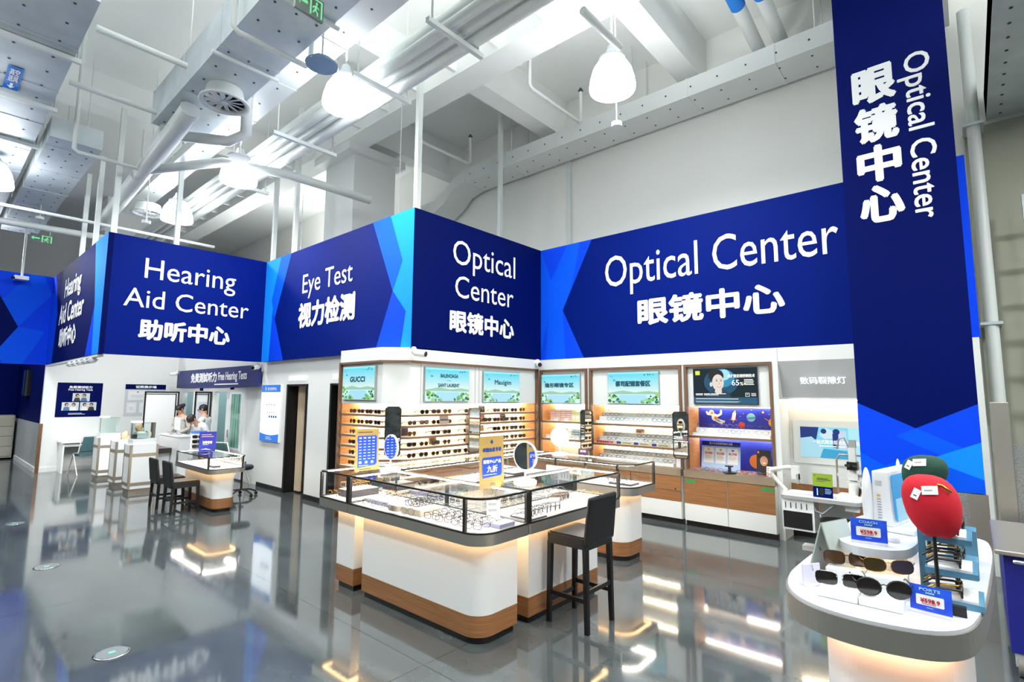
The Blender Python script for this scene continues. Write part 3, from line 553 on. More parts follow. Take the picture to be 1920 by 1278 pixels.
m = MB(); band(m, off(frontp, .025), off(frontp, -.03), 2.08, 2.108, brown); m.box((-6.65, 3.895, .0), (-6.62, 4.2, 2.108), brown); m.box((-5.44, 6.76, 0), (-5.375, 6.80, 2.108), brown); wb_(m, 'trim', R)
m = MB(); band(m, backp, [(-6.62, 4.24), (-5.79, 4.24), (-5.72, 4.31), (-5.72, 6.8)], .66, 1.545, warmw); wb_(m, 'back_panel', R)
m = MB(); m.box((-6.62, 3.94, .66), (-6.6, 4.2, 1.545), woodl); wb_(m, 'side_panel', R); m = MB(); m.box((-5.69, 6.74, .66), (-5.42, 6.76, 1.545), woodl); wb_(m, 'side_panel', R)
SZ = (1.41, 1.27, 1.13, .99, .85, .71)
for z in SZ:
    s_ = MB(); band(s_, off(frontp, -.004), backp, z-.026, z, warmw); band(s_, frontp, off(frontp, -.0038), z-.028, z+.001, shelfb); so = wb_(s_, 'shelf', R)
    l = MB(); band(l, [(x, y) for x, y in off(backp, .028)], [(x, y) for x, y in off(backp, .016)], z-.036, z-.029, ledw); wb_(l, 'light_strip', so).location = (0, 0, 0)
    so.children[0].matrix_parent_inverse = Matrix()
l = MB(); band(l, off(backp, .03), off(backp, .016), 1.535, 1.543, ledw); wb_(l, 'light_strip', R)
m = MB(); band(m, off(frontp, -.01), backp, .07, .68, wood); wb_(m, 'base_cabinet', R); m = MB(); band(m, off(frontp, -.05), backp, 0, .07, black); wb_(m, 'plinth', R)
rr = random.Random(3); n = 0
for si, z in enumerate(SZ):
    for k in range(4 if si < 2 else 3):   # left wing, facing -Y
        n += 1; put('sunglasses', SUN, rr.randrange(7), (-6.46+.195*k, 4.02, z+.001), rr.uniform(-.08, .08), 'sunglasses, %s pair on the %s shelf of the rack\'s left wing' % (ORD[k], ORD[si]), 'sunglasses on the wall rack')
    k = 0
    for j in range(12):
        y = 4.32+.203*j
        if 5.0 < y < 5.28 and si < 4: continue
        if rr.random() < .06: continue
        put('sunglasses', SUN, rr.randrange(7), (-5.52, y, z+.001), PI/2+rr.uniform(-.1, .1), 'sunglasses, %s pair along the %s shelf of the rack\'s long wing' % (ORD[k], ORD[si]), 'sunglasses on the wall rack'); k += 1
def card(label, loc, rz, w, h, mm, txt=None, ink=None, group=None, name='brand_card', lean=.12, line=0):
    t = thing(name, label, 'card', loc, rz, group); g = F((-w/2, 0, 0), (1, 0, 0), (0, lean, 1)); m = MB()
    c = [g.p(a, b_, l) for l in (-.006, 0) for a, b_ in ((0, 0), (w, 0), (w, h), (0, h))]; m.add(c, [(3, 2, 1, 0), (0, 1, 5, 4), (1, 2, 6, 5), (2, 3, 7, 6), (3, 0, 4, 7), (4, 5, 6, 7)], mm); m.build('panel', t)
    if txt or line:
        m = MB()
        for tx, a, b_, ww, hh, bo in (txt or []): text(m, g, tx, a*w, b_*h, ww*w, hh*h, ink or inkw, bo, .002)
        if line: lines2(m, g, .12*w, .75*h, .76*w, line, .6*h/line, .25*h/line, ink or inkw, .002, int(w*1000))
        m.build('lettering', t)
    return t
pk = mat('card_pink', '#c9bdb8', .5); cb = mat('card_brown', '#4a2414', .5); cr_ = mat('card_coral', '#d9705e', .5); cp = mat('card_purple', '#42325e', .5); ct = mat('card_tan', '#c9a46a', .5)
card('pale grey-pink brand card on the second shelf of the sunglasses rack', (-5.5, 4.86, 1.271), PI/2, .17, .11, pk, [('BALENCIAGA', .1, .42, .8, .18, .001)], frameb)
card('dark brown card with a white emblem on the top shelf of the sunglasses rack', (-5.62, 5.72, 1.411), PI/2, .12, .10, cb, None, None, line=2)
card('coral card on the second shelf of the sunglasses rack', (-5.62, 5.73, 1.271), PI/2, .11, .10, cr_, line=3)
card('dark brown card near the corner on the second shelf of the sunglasses rack', (-5.62, 6.2, 1.271), PI/2, .13, .10, cb, line=2)
card('purple card on the third shelf of the sunglasses rack', (-5.64, 4.28, 1.131), PI/2, .15, .10, cp)
card('tan case card on the third shelf of the sunglasses rack', (-5.64, 5.7, 1.131), PI/2, .17, .09, ct, line=2)
card('orange tan price card on the fourth shelf of the sunglasses rack', (-5.64, 4.78, .991), PI/2, .14, .10, ct, line=4, ink=cb)
# tall try-on mirrors
def tall_mirror(label, loc, rz, w, h, mm=frameb):
    t = thing('wall_mirror', label, 'mirror', loc, rz, 'tall try-on mirrors'); c = .03
    oc = [(-w/2+c, 0), (w/2-c, 0), (w/2, c), (w/2, h-c), (w/2-c, h), (-w/2+c, h), (-w/2, h-c), (-w/2, c)]; g = F((0, 0, 0), (1, 0, 0), (0, 0, 1)); m = MB(); q = MB()
    n = 8; m.add([g.p(a, b_, 0) for a, b_ in oc]+[g.p(a, b_, -.03) for a, b_ in oc], [tuple(range(8, 16))[::-1]]+[(i, 8+i, 8+(i+1) % 8, (i+1) % 8) for i in range(8)], mm)
    ic = [(a*(1-.016/w*1.6), h/2+(b_-h/2)*(1-.016/h*1.6)) for a, b_ in oc]; m.add([g.p(a, b_, 0) for a, b_ in oc]+[g.p(a, b_, 0) for a, b_ in ic], [(i, (i+1) % 8, 8+(i+1) % 8, 8+i) for i in range(8)], mm); m.build('frame', t)
    q.poly([g.p(a, b_, -.003) for a, b_ in ic], mirror); q.build('mirror_glass', t); MB().box((-.03, .03, .1), (.03, .16, h-.1), mm).build('bracket', t)
tall_mirror('tall dark-framed mirror on the chamfered corner of the sunglasses rack', (-5.46, 3.97, .90), PI/4, .2, .62)
tall_mirror('tall mirror in the middle of the sunglasses rack long wing', (-5.35, 5.30, .86), PI/2+.0, .23, .63, mat('mirror_bronze', '#5c534c', .3, .6))
tall_mirror('tall mirror between the contact lens and stepped eyeglass cabinets', (-4.36, 6.66, .855), 0, .21, .61)
tall_mirror('tall mirror between the stepped and space-themed eyeglass cabinets', (-2.88, 6.62, .86), 0, .21, .61)
# ================================================================ CABINETS OF THE BACK RUN
st(MB().box((-5.4, 6.84, 2.095), (.04, 6.9, 2.26), white).box((.04-.1, 6.84, 0), (.1, 6.95, 2.26), white), 'trim_3')
st(MB().box((-5.7, 7.3, 0), (.1, 7.36, 2.3), white), 'trim_4')
def cabinet(label, x0, x1, top, backm, shelves, drawers):
    t = thing('display_cabinet', label, 'cabinet', (x0, 6.84, 0)); Z0 = .712
    m = MB(); m.box((x0, 6.82, 0.6), (x0+.035, 6.87, 2.09), brown).box((x1-.035, 6.82, .6), (x1, 6.87, 2.09), brown).box((x0+.036, 6.82, 2.06), (x1-.036, 6.87, 2.09), brown); wb_(m, 'trim', t)
    m = MB(); m.box((x0+.035, 6.875, 1.535), (x1-.035, 7.2, 2.06), white); wb_(m, 'header_panel', t)
    m = MB(); m.box((x0+.035, 7.2, Z0), (x1-.035, 7.22, 1.535), backm); wb_(m, 'back_panel', t)
    for a, b_ in ((x0+.02, x0+.04), (x1-.04, x1-.02)): m = MB(); m.box((a, 6.86, Z0), (b_, 7.2, 1.535), woodl); wb_(m, 'side_panel', t)
    l = MB(); l.box((x0+.06, 7.15, 1.525), (x1-.06, 7.165, 1.533), ledw); wb_(l, 'light_strip', t)
    for z in shelves:
        m = MB(); m.box((x0+.035, 6.856, z-.028), (x1-.035, 7.2, z), warmw).box((x0+.035, 6.85, z-.03), (x1-.035, 6.8555, z+.001), shelfb); so = wb_(m, 'shelf', t)
        l = MB(); l.box((x0+.06, 7.15, z-.042), (x1-.06, 7.165, z-.032), ledw); l.build('light_strip', so)
    m = MB(); m.box((x0, 6.73, Z0-.09), (x1, 7.22, Z0), mat('worktop_taupe', '#8a7a66', .5)); wb_(m, 'worktop', t)
    m = MB(); m.box((x0, 6.76, .07), (x1, 7.22, Z0-.09), white); wb_(m, 'body', t)
    m = MB(); m.box((x0, 6.79, 0), (x1, 7.2, .07), black); wb_(m, 'plinth', t)
    nw = 2
    for i in range(nw):
        a = x0+(x1-x0)*i/nw+.004; b_ = x0+(x1-x0)*(i+1)/nw-.004
        if drawers:
            for z0, z1 in ((.295, .42), (.43, Z0-.095)): m = MB(); m.box((a, 6.738, z0), (b_, 6.76, z1), wood); wb_(m, 'drawer', t)
            m = MB(); m.box((a, 6.738, .075), (b_, 6.76, .29), white); wb_(m, 'door', t)
        else:
            m = MB(); m.box((a, 6.738, .075), (b_, 6.76, Z0-.095), white).box((a, 6.736, .29), (b_, 6.7385, Z0-.095), wood); wb_(m, 'door', t)
    return t
spaceb = noisy(mat('space_blue', '#17259a', .45), '#121f86', '#2434b4', (1, 1, 1), 2)
cabinet('warm-lit contact lens cabinet in the room corner', -5.38, -4.45, 0, warmw, (1.265, .985), True)
c2 = cabinet('wide warm-lit cabinet with stepped rows of eyeglasses', -4.41, -2.94, 0, warmw, (1.262, .968), True)
c3 = cabinet('space-themed cabinet with a dark blue backdrop', -2.9, -1.795, 0, spaceb, (1.155,), False)
m = MB(); m.box((-3.03, 6.735, .44), (-3.01, 6.738, .46), black).box((-3.4, 6.73, .4), (-3.385, 6.737, .425), black); wb_(m, 'lock', c2)
m = MB(); m.box((-2.88, 6.733, .555), (-2.74, 6.737, .595), mat('green_tab', '#2f8a4c', .5)); wb_(m, 'door_sticker', c3); m = MB(); m.box((-1.95, 6.733, .555), (-1.81, 6.737, .595), mat('green_tab')); wb_(m, 'door_sticker', c3)
m = MB(); m.box((-4.455, 6.85, 0), (-4.405, 6.9, 2.095), white); m.box((-2.945, 6.85, 0), (-2.895, 6.9, 2.095), white); m.box((-1.8, 6.832, 0), (-1.73, 7.3, 2.258), white); st(m, 'trim_5')
# stepped risers and eyeglasses
def riser(label, x0, x1, z, n, y0=6.88):
    t = thing('stepped_riser', label, 'riser', (x0, y0, z)); m = MB()
    for i in range(n): m.box((i*.02, i*.075, 0), (x1-x0-i*.01, (i+1)*.075, .04+.06*i), gloss)
    m.build('step', t); return t
for ti, (z, nm) in enumerate(((1.262, 'top'), (.968, 'middle'), (.712, 'bottom'))):
    riser('white stepped riser on the %s shelf of the wide eyeglass cabinet' % nm, -4.33, -3.1, z, 3)
    for row in range(3):
        for k in range(8):
            put('eyeglasses', EYE, rr.randrange(7), (-4.22+.147*k+.01*row, 6.90+.075*row, z+.041+.06*row), rr.uniform(-.15, .15), 'eyeglasses, %s from the wood side, %s row, wide cabinet\'s %s shelf' % (ORD[k], ('front', 'middle', 'back')[row], nm), 'eyeglasses in the wide cabinet')
m = MB(); t = thing('price_strip', 'pink and beige price strip along the middle riser of the wide cabinet', 'price strip', (-4.33, 6.875, .97)); g = F((0, 0, 0), (1, 0, 0), (0, 0, 1))
m.box((0, 0, 0), (1.2, .004, .04), mat('strip_beige', '#c9bda0', .5)); rect2(m, g, 0, 0, .32, .04, mat('strip_pink', '#e0a89c', .5), .001)
for i in range(3): rect2(m, g, .36+.28*i, .004, .43+.28*i, .038, mat('strip_navy', '#2a2f7a', .5), .001)
m.build('strip', t); m = MB(); text(m, g, '蔡司配镜套餐方案', .02, .008, .28, .025, red, .001, .003)
for i in range(3): lines2(m, g, .46+.28*i, .022, .14, 2, .01, .004, dgrey, .003, i)
m.build('lettering', t)
card('orange price card standing on the middle shelf of the wide eyeglass cabinet', (-3.72, 7.12, 1.09), 0, .14, .1, ct, line=3, ink=cb)
for z, w in ((1.262, 'top'), (.712, 'bottom')): card('white price flyer at the mirror end of the wide cabinet %s shelf' % w, (-3.03, 6.9, z+.0), 0, .085, .17, mat('flyer', '#dfe6f2', .5), [('13', .1, .75, .7, .16, .001)], red, line=0)
riser('white stepped riser on the space cabinet shelf', -2.82, -1.86, 1.155, 2)
for row in range(3):
    for k in range(6): put('eyeglasses', EYE+KID, rr.randrange(9), (-2.74+.157*k+.02*row, 6.90+.075*row, 1.155+(.041, .101, .001)[row]+(.1 if row == 2 else 0)*0), rr.uniform(-.2, .2), 'eyeglasses, %s from the mirror, %s row, space cabinet shelf' % (ORD[k], ('front', 'middle', 'back')[row]), 'eyeglasses on the space cabinet shelf')
# space artwork on the backdrop
t = thing('space_mural', 'printed astronaut, rocket, and planets on the dark blue cabinet backdrop', 'mural', (-2.84, 7.199, .72)); g = F((0, 0, 0), (1, 0, 0), (0, 0, 1)); m = MB()
sw_ = mat('print_white', '#e8e6e2', .5); so_ = mat('print_orange', '#d9792c', .5); sr_ = mat('print_red', '#c43c2a', .5); sb_ = mat('print_teal', '#6fa9bf', .5); sy_ = mat('print_yellow', '#e3a62c', .5); m.box((0, -.0005, 0), (.98, 0, .8), spaceb)
disc2(m, g, .16, .73, .035, .035, sw_, .002); disc2(m, g, .165, .728, .022, .022, so_, .003); disc2(m, g, .2, .67, .04, .05, sw_, .0025); disc2(m, g, .215, .66, .022, .022, so_, .003)
for pts in ([(.17, .69), (.1, .7), (.08, .74), (.1, .75), (.13, .715), (.18, .71)], [(.22, .7), (.27, .72), (.28, .77), (.3, .77), (.3, .71), (.24, .67)], [(.19, .63), (.24, .6), (.3, .58), (.31, .6), (.26, .63), (.22, .65)], [(.22, .63), (.27, .61), (.33, .6), (.34, .625), (.28, .64), (.23, .66)]): poly2(m, g, pts, sw_, .0028)
poly2(m, g, [(.42, .64), (.44, .73), (.475, .77), (.485, .73), (.47, .64)], sw_, .002); poly2(m, g, [(.44, .73), (.475, .77), (.485, .73)], sy_, .0025); poly2(m, g, [(.42, .64), (.395, .63), (.425, .68)], sr_, .0025); poly2(m, g, [(.47, .64), (.495, .63), (.475, .68)], sr_, .0025); poly2(m, g, [(.43, .64), (.445, .6), (.46, .64)], so_, .0025)
disc2(m, g, .67, .68, .055, .055, sb_, .002); poly2(m, g, [(.615, .675), (.725, .69), (.722, .665), (.62, .655)], mat('print_teal_dark', '#3f7c98', .5), .0025); disc2(m, g, .82, .75, .014, .014, so_, .002); disc2(m, g, .55, .58, .04, .04, sr_, .002)
disc2(m, g, .93, .62, .05, .055, sy_, .002); poly2(m, g, [(.83, .68), (.98, .6), (.98, .585), (.84, .665)], so_, .0025)
disc2(m, g, .72, .12, .09, .09, so_, .002); disc2(m, g, .9, .22, .08, .06, mat('print_arc', '#3a4ec0', .5), .0018)
for i in range(14): disc2(m, g, rr.uniform(.05, .95), rr.uniform(.3, .8), .004, .004, sw_, .002, 6)
m.build('print', t)
t = thing('price_board', 'blue-topped price board with three white panels in the space cabinet', 'sign', (-2.76, 6.98, .713)); g = F((0, 0, 0), (1, 0, 0), (0, .15, 1)); m = MB(); w, h = .5, .37
m.poly([g.p(0, 0), g.p(w, 0), g.p(w, h), g.p(0, h)], mat('board_blue', '#a9bfe0', .5)); rect2(m, g, 0, h*.84, w, h, mat('board_navy', '#202a9c', .5), .001)
for i in range(3): rect2(m, g, .03+.155*i, .09, .16+.155*i, .29, sw_, .001)
m.build('panel', t); m = MB(); text(m, g, '青少年近视管理镜片方案', .1, h*.89, .3, .03, inkw, .001, .003)
for i, p_ in enumerate(('¥2980', '¥2580', '¥1798')): text(m, g, p_, .045+.155*i, .2, .1, .032, sr_, .001, .003); lines2(m, g, .05+.155*i, .18, .09, 3, .016, .004, grey, .003, i); rect2(m, g, .08+.155*i, .25, .11+.155*i, .275, (sy_, grey, bluef)[i], .002)
m.build('lettering', t)
t = card('dark card with a smiling child standing at the end of the space cabinet', (-1.97, 6.93, .713), 0, .16, .3, mat('card_black', '#141214', .5)); g = F((-.08, 0, 0), (1, 0, 0), (0, .12, 1)); m = MB(); disc2(m, g, .085, .17, .045, .06, mat('print_skin', '#c08a6a', .5), .001); disc2(m, g, .08, .2, .05, .045, mat('print_hair', '#20140f', .5), .0005); rect2(m, g, .01, .26, .03, .285, sy_, .001); disc2(m, g, .09, .145, .018, .007, sw_, .002, 8); m.build('portrait', t)
card('small white photo card in front of the dark child card', (-1.87, 6.85, .713), 0, .09, .12, sw_, line=3, ink=so_)
for k in range(11):
    put('eyeglasses', KID, k, (-2.74+.083*k+(.14 if k > 4 else 0), 6.79+.03*(k % 2), .714), PI+rr.uniform(-.4, .4), 'eyeglasses, %s from the mirror along the space cabinet worktop' % ORD[k], 'child frames on the space cabinet worktop') if k < 9 else None
t = thing('glasses_holder', 'small black stand with a round foot on the space cabinet worktop', 'stand', (-2.33, 6.8, .713)); MB().cyl((0, 0, 0), (0, 0, .018), .08, frameb, 20).build('foot', t); MB().box((-.015, -.015, .018), (.015, .015, .08), frameb).build('post', t); MB().box((-.05, -.02, .08), (.04, .02, .095), frameb).build('rest', t)
# contact lens boxes
def boxes(x0, y, z, nx, nz, w, h, dpt, cols, who, group):
    for i in range(nx):
        for j in range(nz):
            c_ = cols[(i+j) % len(cols)]; o = MB().box((0, 0, 0), (w-.003, dpt, h-.002), c_).box((.004, -.001, h*.3), (w-.007, 0, h*.62), sw_).build('lens_box', loc=(x0+w*i, y, z+h*j+.0005))
            tag(o, '%s lens box, column %s row %s of its stack' % (who, ORD[i], ORD[j]) if 0 else '%s, %s column, %s row up' % (who, ORD[i], ORD[j]), 'box', group)
bp_ = mat('box_pink', '#d8a99c', .5); bgn = mat('box_green', '#cfd8a0', .5); bte = mat('box_teal', '#8fb0a8', .5); bgy = mat('box_grey', '#b8c0c4', .5); bbl = mat('box_blue', '#7fa6c4', .5)
boxes(-5.27, 6.98, 1.265, 4, 6, .108, .03, .12, [bp_, mat('box_coral', '#d0938a', .5)], 'pink lens box in the big pink stack', 'pink lens boxes')
boxes(-4.82, 6.95, 1.265, 4, 1, .075, .155, .1, [bgn], 'yellow-green lens box beside the pink stack', 'yellow-green lens boxes')
boxes(-4.83, 6.95, .985, 5, 4, .068, .038, .1, [bte, bgy, bte, bbl], 'small teal-grey lens box beside the tall mirror', 'teal-grey lens boxes')
boxes(-5.25, 7.0, .985, 3, 4, .11, .04, .1, [bgy, gloss], 'grey and white lens box behind the round white mirror', 'grey lens boxes')
for i, (x, z) in enumerate(((-5.08, 1.266), (-4.88, 1.266), (-5.25, .986), (-4.76, .986), (-4.68, .986))): card('small white framed price card, %s in the contact lens cabinet counting from the top shelf' % ORD[i], (x, 6.88, z), 0, .07, .055, gloss, line=2, ink=grey)
card('purple promotion card leaning on the lens boxes by the tall mirror', (-4.66, 7.08, 1.14), 0, .15, .085, cp, [('特价专区', .15, .5, .7, .3, .001)])
# ================================================================ SLIT LAMP NICHE
m = MB(); m.add([(-1.73, 6.84, 2.095), (.0, 6.84, 2.095), (0, 7.0, 1.66), (-1.73, 7.0, 1.66)], [(0, 1, 2, 3)], mat('niche_grey', '#b5b7b8', .5)); m.box((-1.73, 7.0, 1.64), (0, 7.25, 1.66), white); st(m, 'trim_6')
m = MB(); m.box((-1.73, 7.22, 0), (0, 7.3, 2.1), mat('niche_wall', '#dedad3', .5)).box((-1.73, 7.205, .0), (0, 7.22, .91), white).box((-1.73, 7.2, .3), (0, 7.205, .62), wood).box((-1.73, 7.19, 0), (0, 7.22, .07), black); st(m, 'wall_niche')
MB().box((-1.7, 7.15, 1.628), (0, 7.165, 1.638), ledw).build('strip_light')
tag(bpy.data.objects['strip_light'], 'thin warm light strip along the niche ceiling above the slit lamp', 'light strip')
t = thing('wall_letters', 'glowing white characters on the grey slit lamp niche header', 'lettering', (-1.5, 6.87, 1.87)); g = F((0, 0, 0), (1, 0, 0), (0, -.345, .94))
m = MB(); text(m, g, '数码裂隙灯', 0, -.05, .46, .085, glow, .0018, .012); m.build('lettering', t)
t = thing('wall_screen', 'blue lit screen showing an eye examination, inside the niche', 'screen', (-1.6, 7.2, .95)); g = F((0, 0, 0), (1, 0, 0), (0, 0, 1)); w, h = .72, .36
m = MB(); m.box((-.08, -.01, -.08), (w+.08, .02, h+.08), white); m.build('surround', t)
d = MB(); rect2(d, g, 0, 0, w, h, e_('ex_sky', '#7fd0e6'), .012); rect2(d, g, .5, 0, w, h, e_('ex_pale', '#a9dfe8'), .0125); poly2(d, g, [(0, h), (.2, h), (.17, h*.6), (.05, h*.5), (0, h*.6)], e_('ex_navy', '#12307a'), .013); poly2(d, g, [(0, h*.62), (.12, h*.68), (.22, h*.4), (.3, 0), (0, 0)], e_('ex_coat', '#a9dcec', .85), .0135)
poly2(d, g, [(.2, h*.75), (.27, h*.98), (.34, h*.9), (.34, h*.65), (.26, h*.6)], e_('ex_white', '#cfe6f0', .85), .014); disc2(d, g, .25, h*.87, .03, .03, mat('ex_navy'), .0145); disc2(d, g, .38, h*.86, .035, .035, mat('ex_navy'), .0145); rect2(d, g, .4, h*.3, .48, h*.9, e_('ex_face', '#b9cfe0'), .0142); rect2(d, g, .34, h*.35, .4, h*.8, mat('ex_navy'), .0143); poly2(d, g, [(.2, 0), (.24, h*.3), (.48, h*.26), (.5, 0)], e_('ex_blue', '#3a9cc8'), .0144)
d.build('picture', t); m = MB(); text(m, g, '一站式眼表综合检测平台', .13, h*.45, .48, .05, sw, .001, .016); lines2(m, g, .2, h*.37, .34, 1, .02, .012, sw, .016); m.build('lettering', t)
# ================================================================ DISPLAY ISLAND
topglass = glass_mat('case_glass', (.96, .98, .972, 1), .93)
casefloor = mat('case_floor', '#f4f2f0', .5)
def inset(poly, d):
    xs = [p[0] for p in poly]; ys = [p[1] for p in poly]; cx, cy = (min(xs)+max(xs))/2, (min(ys)+max(ys))/2; w, h = (max(xs)-min(xs))/2, (max(ys)-min(ys))/2
    return [(cx+(x-cx)*(w-d)/w, cy+(y-cy)*(h-d)/h) for x, y in poly]
def ring(m, outer, inner, z0, z1, mm):
    n = len(outer); vs = [(x, y, z) for z in (z0, z1) for x, y in outer]+[(x, y, z) for z in (z0, z1) for x, y in inner]
    fs = []
    for i in range(n):
        j = (i+1) % n; fs += [(i, j, n+j, n+i), (2*n+j, 2*n+i, 3*n+i, 3*n+j), (n+i, n+j, 3*n+j, 3*n+i), (j, i, 2*n+i, 2*n+j)]
    m.add(vs, fs, mm)
def counter(label, deck, base, rad, posts, z=(0.05, .19, .66, .672, .745, .757, .967, .98), led=True, shape=None):
    """deck and base are (x0, y0, x1, y1); rad the corner radii of the deck"""
    t = thing('display_counter', label, 'display counter', ((deck[0]+deck[2])/2, (deck[1]+deck[3])/2, 0))
    dk = rrect(*deck[:2], *deck[2:], rad, 14); bs = rrect(*base[:2], *base[2:], [max(r-.02, .0) for r in rad], 14)
    m = MB(); m.prism(inset(bs, .02), 0, z[0], black); wb_(m, 'plinth', t)
    m = MB(); m.prism(bs, z[0], z[1], wood); ring(m, [(x, y) for x, y in inset(bs, -.002)], bs, z[1]-.004, z[1], mat('trim_champagne', '#d9c9a8', .35, .6)); wb_(m, 'wood_band', t)
    m = MB(); m.prism(bs, z[1], z[2], gloss); wb_(m, 'base', t)
    m = MB(); m.prism(dk, z[3], z[4], steel); d = wb_(m, 'deck', t)
    m = MB(); ring(m, inset(bs, -.06), inset(bs, -.04), z[3]-.004, z[3]-.0005, ledu); wb_(m, 'light_strip', t)
    m = MB(); ring(m, inset(dk, .0), inset(dk, .02), z[4], z[5], frameb); ring(m, inset(dk, .006), inset(dk, .024), z[6], z[7], frameb)
    for (x, y) in posts: m.box((x-.011, y-.011, z[5]), (x+.011, y+.011, z[6]), frameb)
    wb_(m, 'frame', t)
    m = MB(); m.prism(inset(dk, .02), z[4], z[4]+.006, casefloor); wb_(m, 'case_floor', t)
    m = MB(); g_ = inset(dk, .012); m.wall(g_+g_[:1], z[5], z[6], glass); wb_(m, 'glass_wall', t)
    m = MB(); m.poly([(x, y, z[7]-.002) for x, y in inset(dk, .02)], topglass); wb_(m, 'glass_top', t)
    m = MB(); ring(m, inset(dk, .026), inset(dk, .036), z[6]-.004, z[6]+.004, ledc); wb_(m, 'case_light', t)
    return t
counter('front corner display counter with the rounded corner nearest the stool', (-4.0, 2.47, -2.43, 2.97), (-3.9, 2.57, -2.53, 2.955), (.015, .16, .015, .015), [(-3.985, 2.485), (-2.59, 2.485), (-2.445, 2.955), (-3.3, 2.955)])
counter('short display counter left of the front corner counter', (-4.47, 2.47, -4.005, 3.0), (-4.3, 2.57, -4.03, 2.92), (.02, .01, .01, .01), [(-4.455, 2.485), (-4.02, 2.485), (-4.02, 2.985), (-4.455, 2.985)])
counter('right arm display counter behind the bar stool', (-2.93, 2.975, -2.43, 4.27), (-2.83, 3.08, -2.53, 4.03), (.01, .01, .03, .01), [(-2.445, 2.99), (-2.445, 4.255), (-2.915, 4.255)])
counter('rear display counter in front of the back cabinets with a rounded end', (-3.95, 4.72, -2.57, 5.25), (-3.85, 4.82, -2.70, 5.17), (.01, .16, .02, .01), [(-2.73, 4.735), (-2.585, 5.235), (-3.5, 4.735)])
counter('long display counter facing the sunglasses rack', (-4.47, 3.01, -3.97, 5.25), (-4.37, 3.1, -4.05, 5.17), (.01, .01, .01, .01), [(-3.985, 3.03), (-3.985, 4.1), (-3.985, 4.16), (-3.985, 5.235), (-4.455, 5.235)])
ZF = .7515
lav = mat('tray_lavender', '#a9a7c2', .5); bei = mat('tray_beige', '#d5c9b8', .5); tdk = mat('tray_dark', '#4a4146', .5)
def tray(label, x, y, w, d, h, mm, rz=0, z=ZF):
    t = thing('display_tray', label, 'tray', (x, y, z), rz); MB().box((-w/2, -d/2, 0), (w/2, d/2, h), mm).build('body', t, .004); MB().box((-w/2+.008, -d/2+.008, h), (w/2-.008, d/2-.008, h+.003), casefloor).build('liner', t)
    return t
near_n = [0]
def near_specs(loc, rz, st, fm, label, group, s=1.05, lm=None, name='eyeglasses', rim=.0032):
    """spectacles near enough to show their parts"""
    key = (st, fm.name, s, rim, lm.name if lm else '')
    if key not in NEAR:
        t = thing(name, label, name, loc, rz, group); f_, le, tm = specs_parts(st, fm, lm or glass, rim, True, s)
        f_.build('front_frame', t)
        for q in le: q.build('lens', t)
        for q in tm: q.build('temple', t)
        NEAR[key] = t
    else: t = dup(NEAR[key], loc, rz, label, group)
    return t
NEAR = {}
def cluster(where, x0, y0, nx, ny, dx, dy, rz, styles, z, group, jit=.12):
    for j in range(ny):
        for i in range(nx):
            st, fm, w = styles[rr.randrange(len(styles))]
            near_specs((x0+dx*i+rr.uniform(-.008, .008), y0+dy*j, z), rz+rr.uniform(-jit, jit), st, fm, '%s eyeglasses, %s across, %s row, %s' % (w, ORD[i], ORD[j], where), group, 1.05, None, 'eyeglasses', .0024 if fm in (frameb, tort) else .0015)
DK = [('square', frameb, 'black'), ('round', frameb, 'black round'), ('square', tort, 'tortoise')]
PL = [('round', goldm, 'gold wire'), ('round', greyf, 'grey wire'), ('cat', clearf, 'pale crystal'), ('square', greyf, 'square grey wire'), ('square', clearf, 'square crystal')]
# front corner counter
cluster('rounded corner of the front case', -3.02, 2.56, 4, 3, .14, .085, 0.25, DK, ZF, 'dark frames in the rounded corner')
tray('beige block of dark fanned frames in the front case', -3.26, 2.66, .22, .2, .05, bei); cluster('beige block in the front case', -3.27, 2.575, 1, 5, 0, .035, .35, DK, ZF+.054, 'dark frames fanned on the beige block')
tray('small beige block left of the fanned frames', -3.48, 2.62, .12, .14, .045, bei)
tray('lavender tray of pale frames in the front case', -3.72, 2.70, .26, .2, .035, lav); cluster('longer lavender tray, front case', -3.78, 2.63, 2, 4, .12, .042, .1, PL, ZF+.039, 'pale frames on the lavender tray')
tray('narrow lavender tray at the far end of the front case', -3.92, 2.72, .12, .2, .03, lav)
cluster('glass edge of the front case', -3.9, 2.535, 6, 1, .125, .04, .2, PL, ZF, 'pale frames along the front glass')
tray('lavender tray lying behind the rounded corner', -2.56, 2.78, .18, .16, .03, lav); card('white price flyer standing behind the rounded corner', (-2.68, 2.86, ZF), .9, .1, .14, sw_, line=2, ink=grey)
cluster('back edge of the front case', -3.6, 2.86, 5, 1, .15, .05, .1, PL, ZF, 'pale frames along the back of the front case')
# short left counter
tray('dark tray of gold frames in the short left case', -4.27, 2.75, .2, .3, .06, tdk); cluster('dark tray, short left case', -4.33, 2.66, 1, 5, .1, .05, .4, PL, ZF+.064, 'pale frames on the dark tray')
cluster('front of the short left case', -4.36, 2.54, 2, 1, .15, .05, .2, PL, ZF, 'pale frames at the front of the short left case')
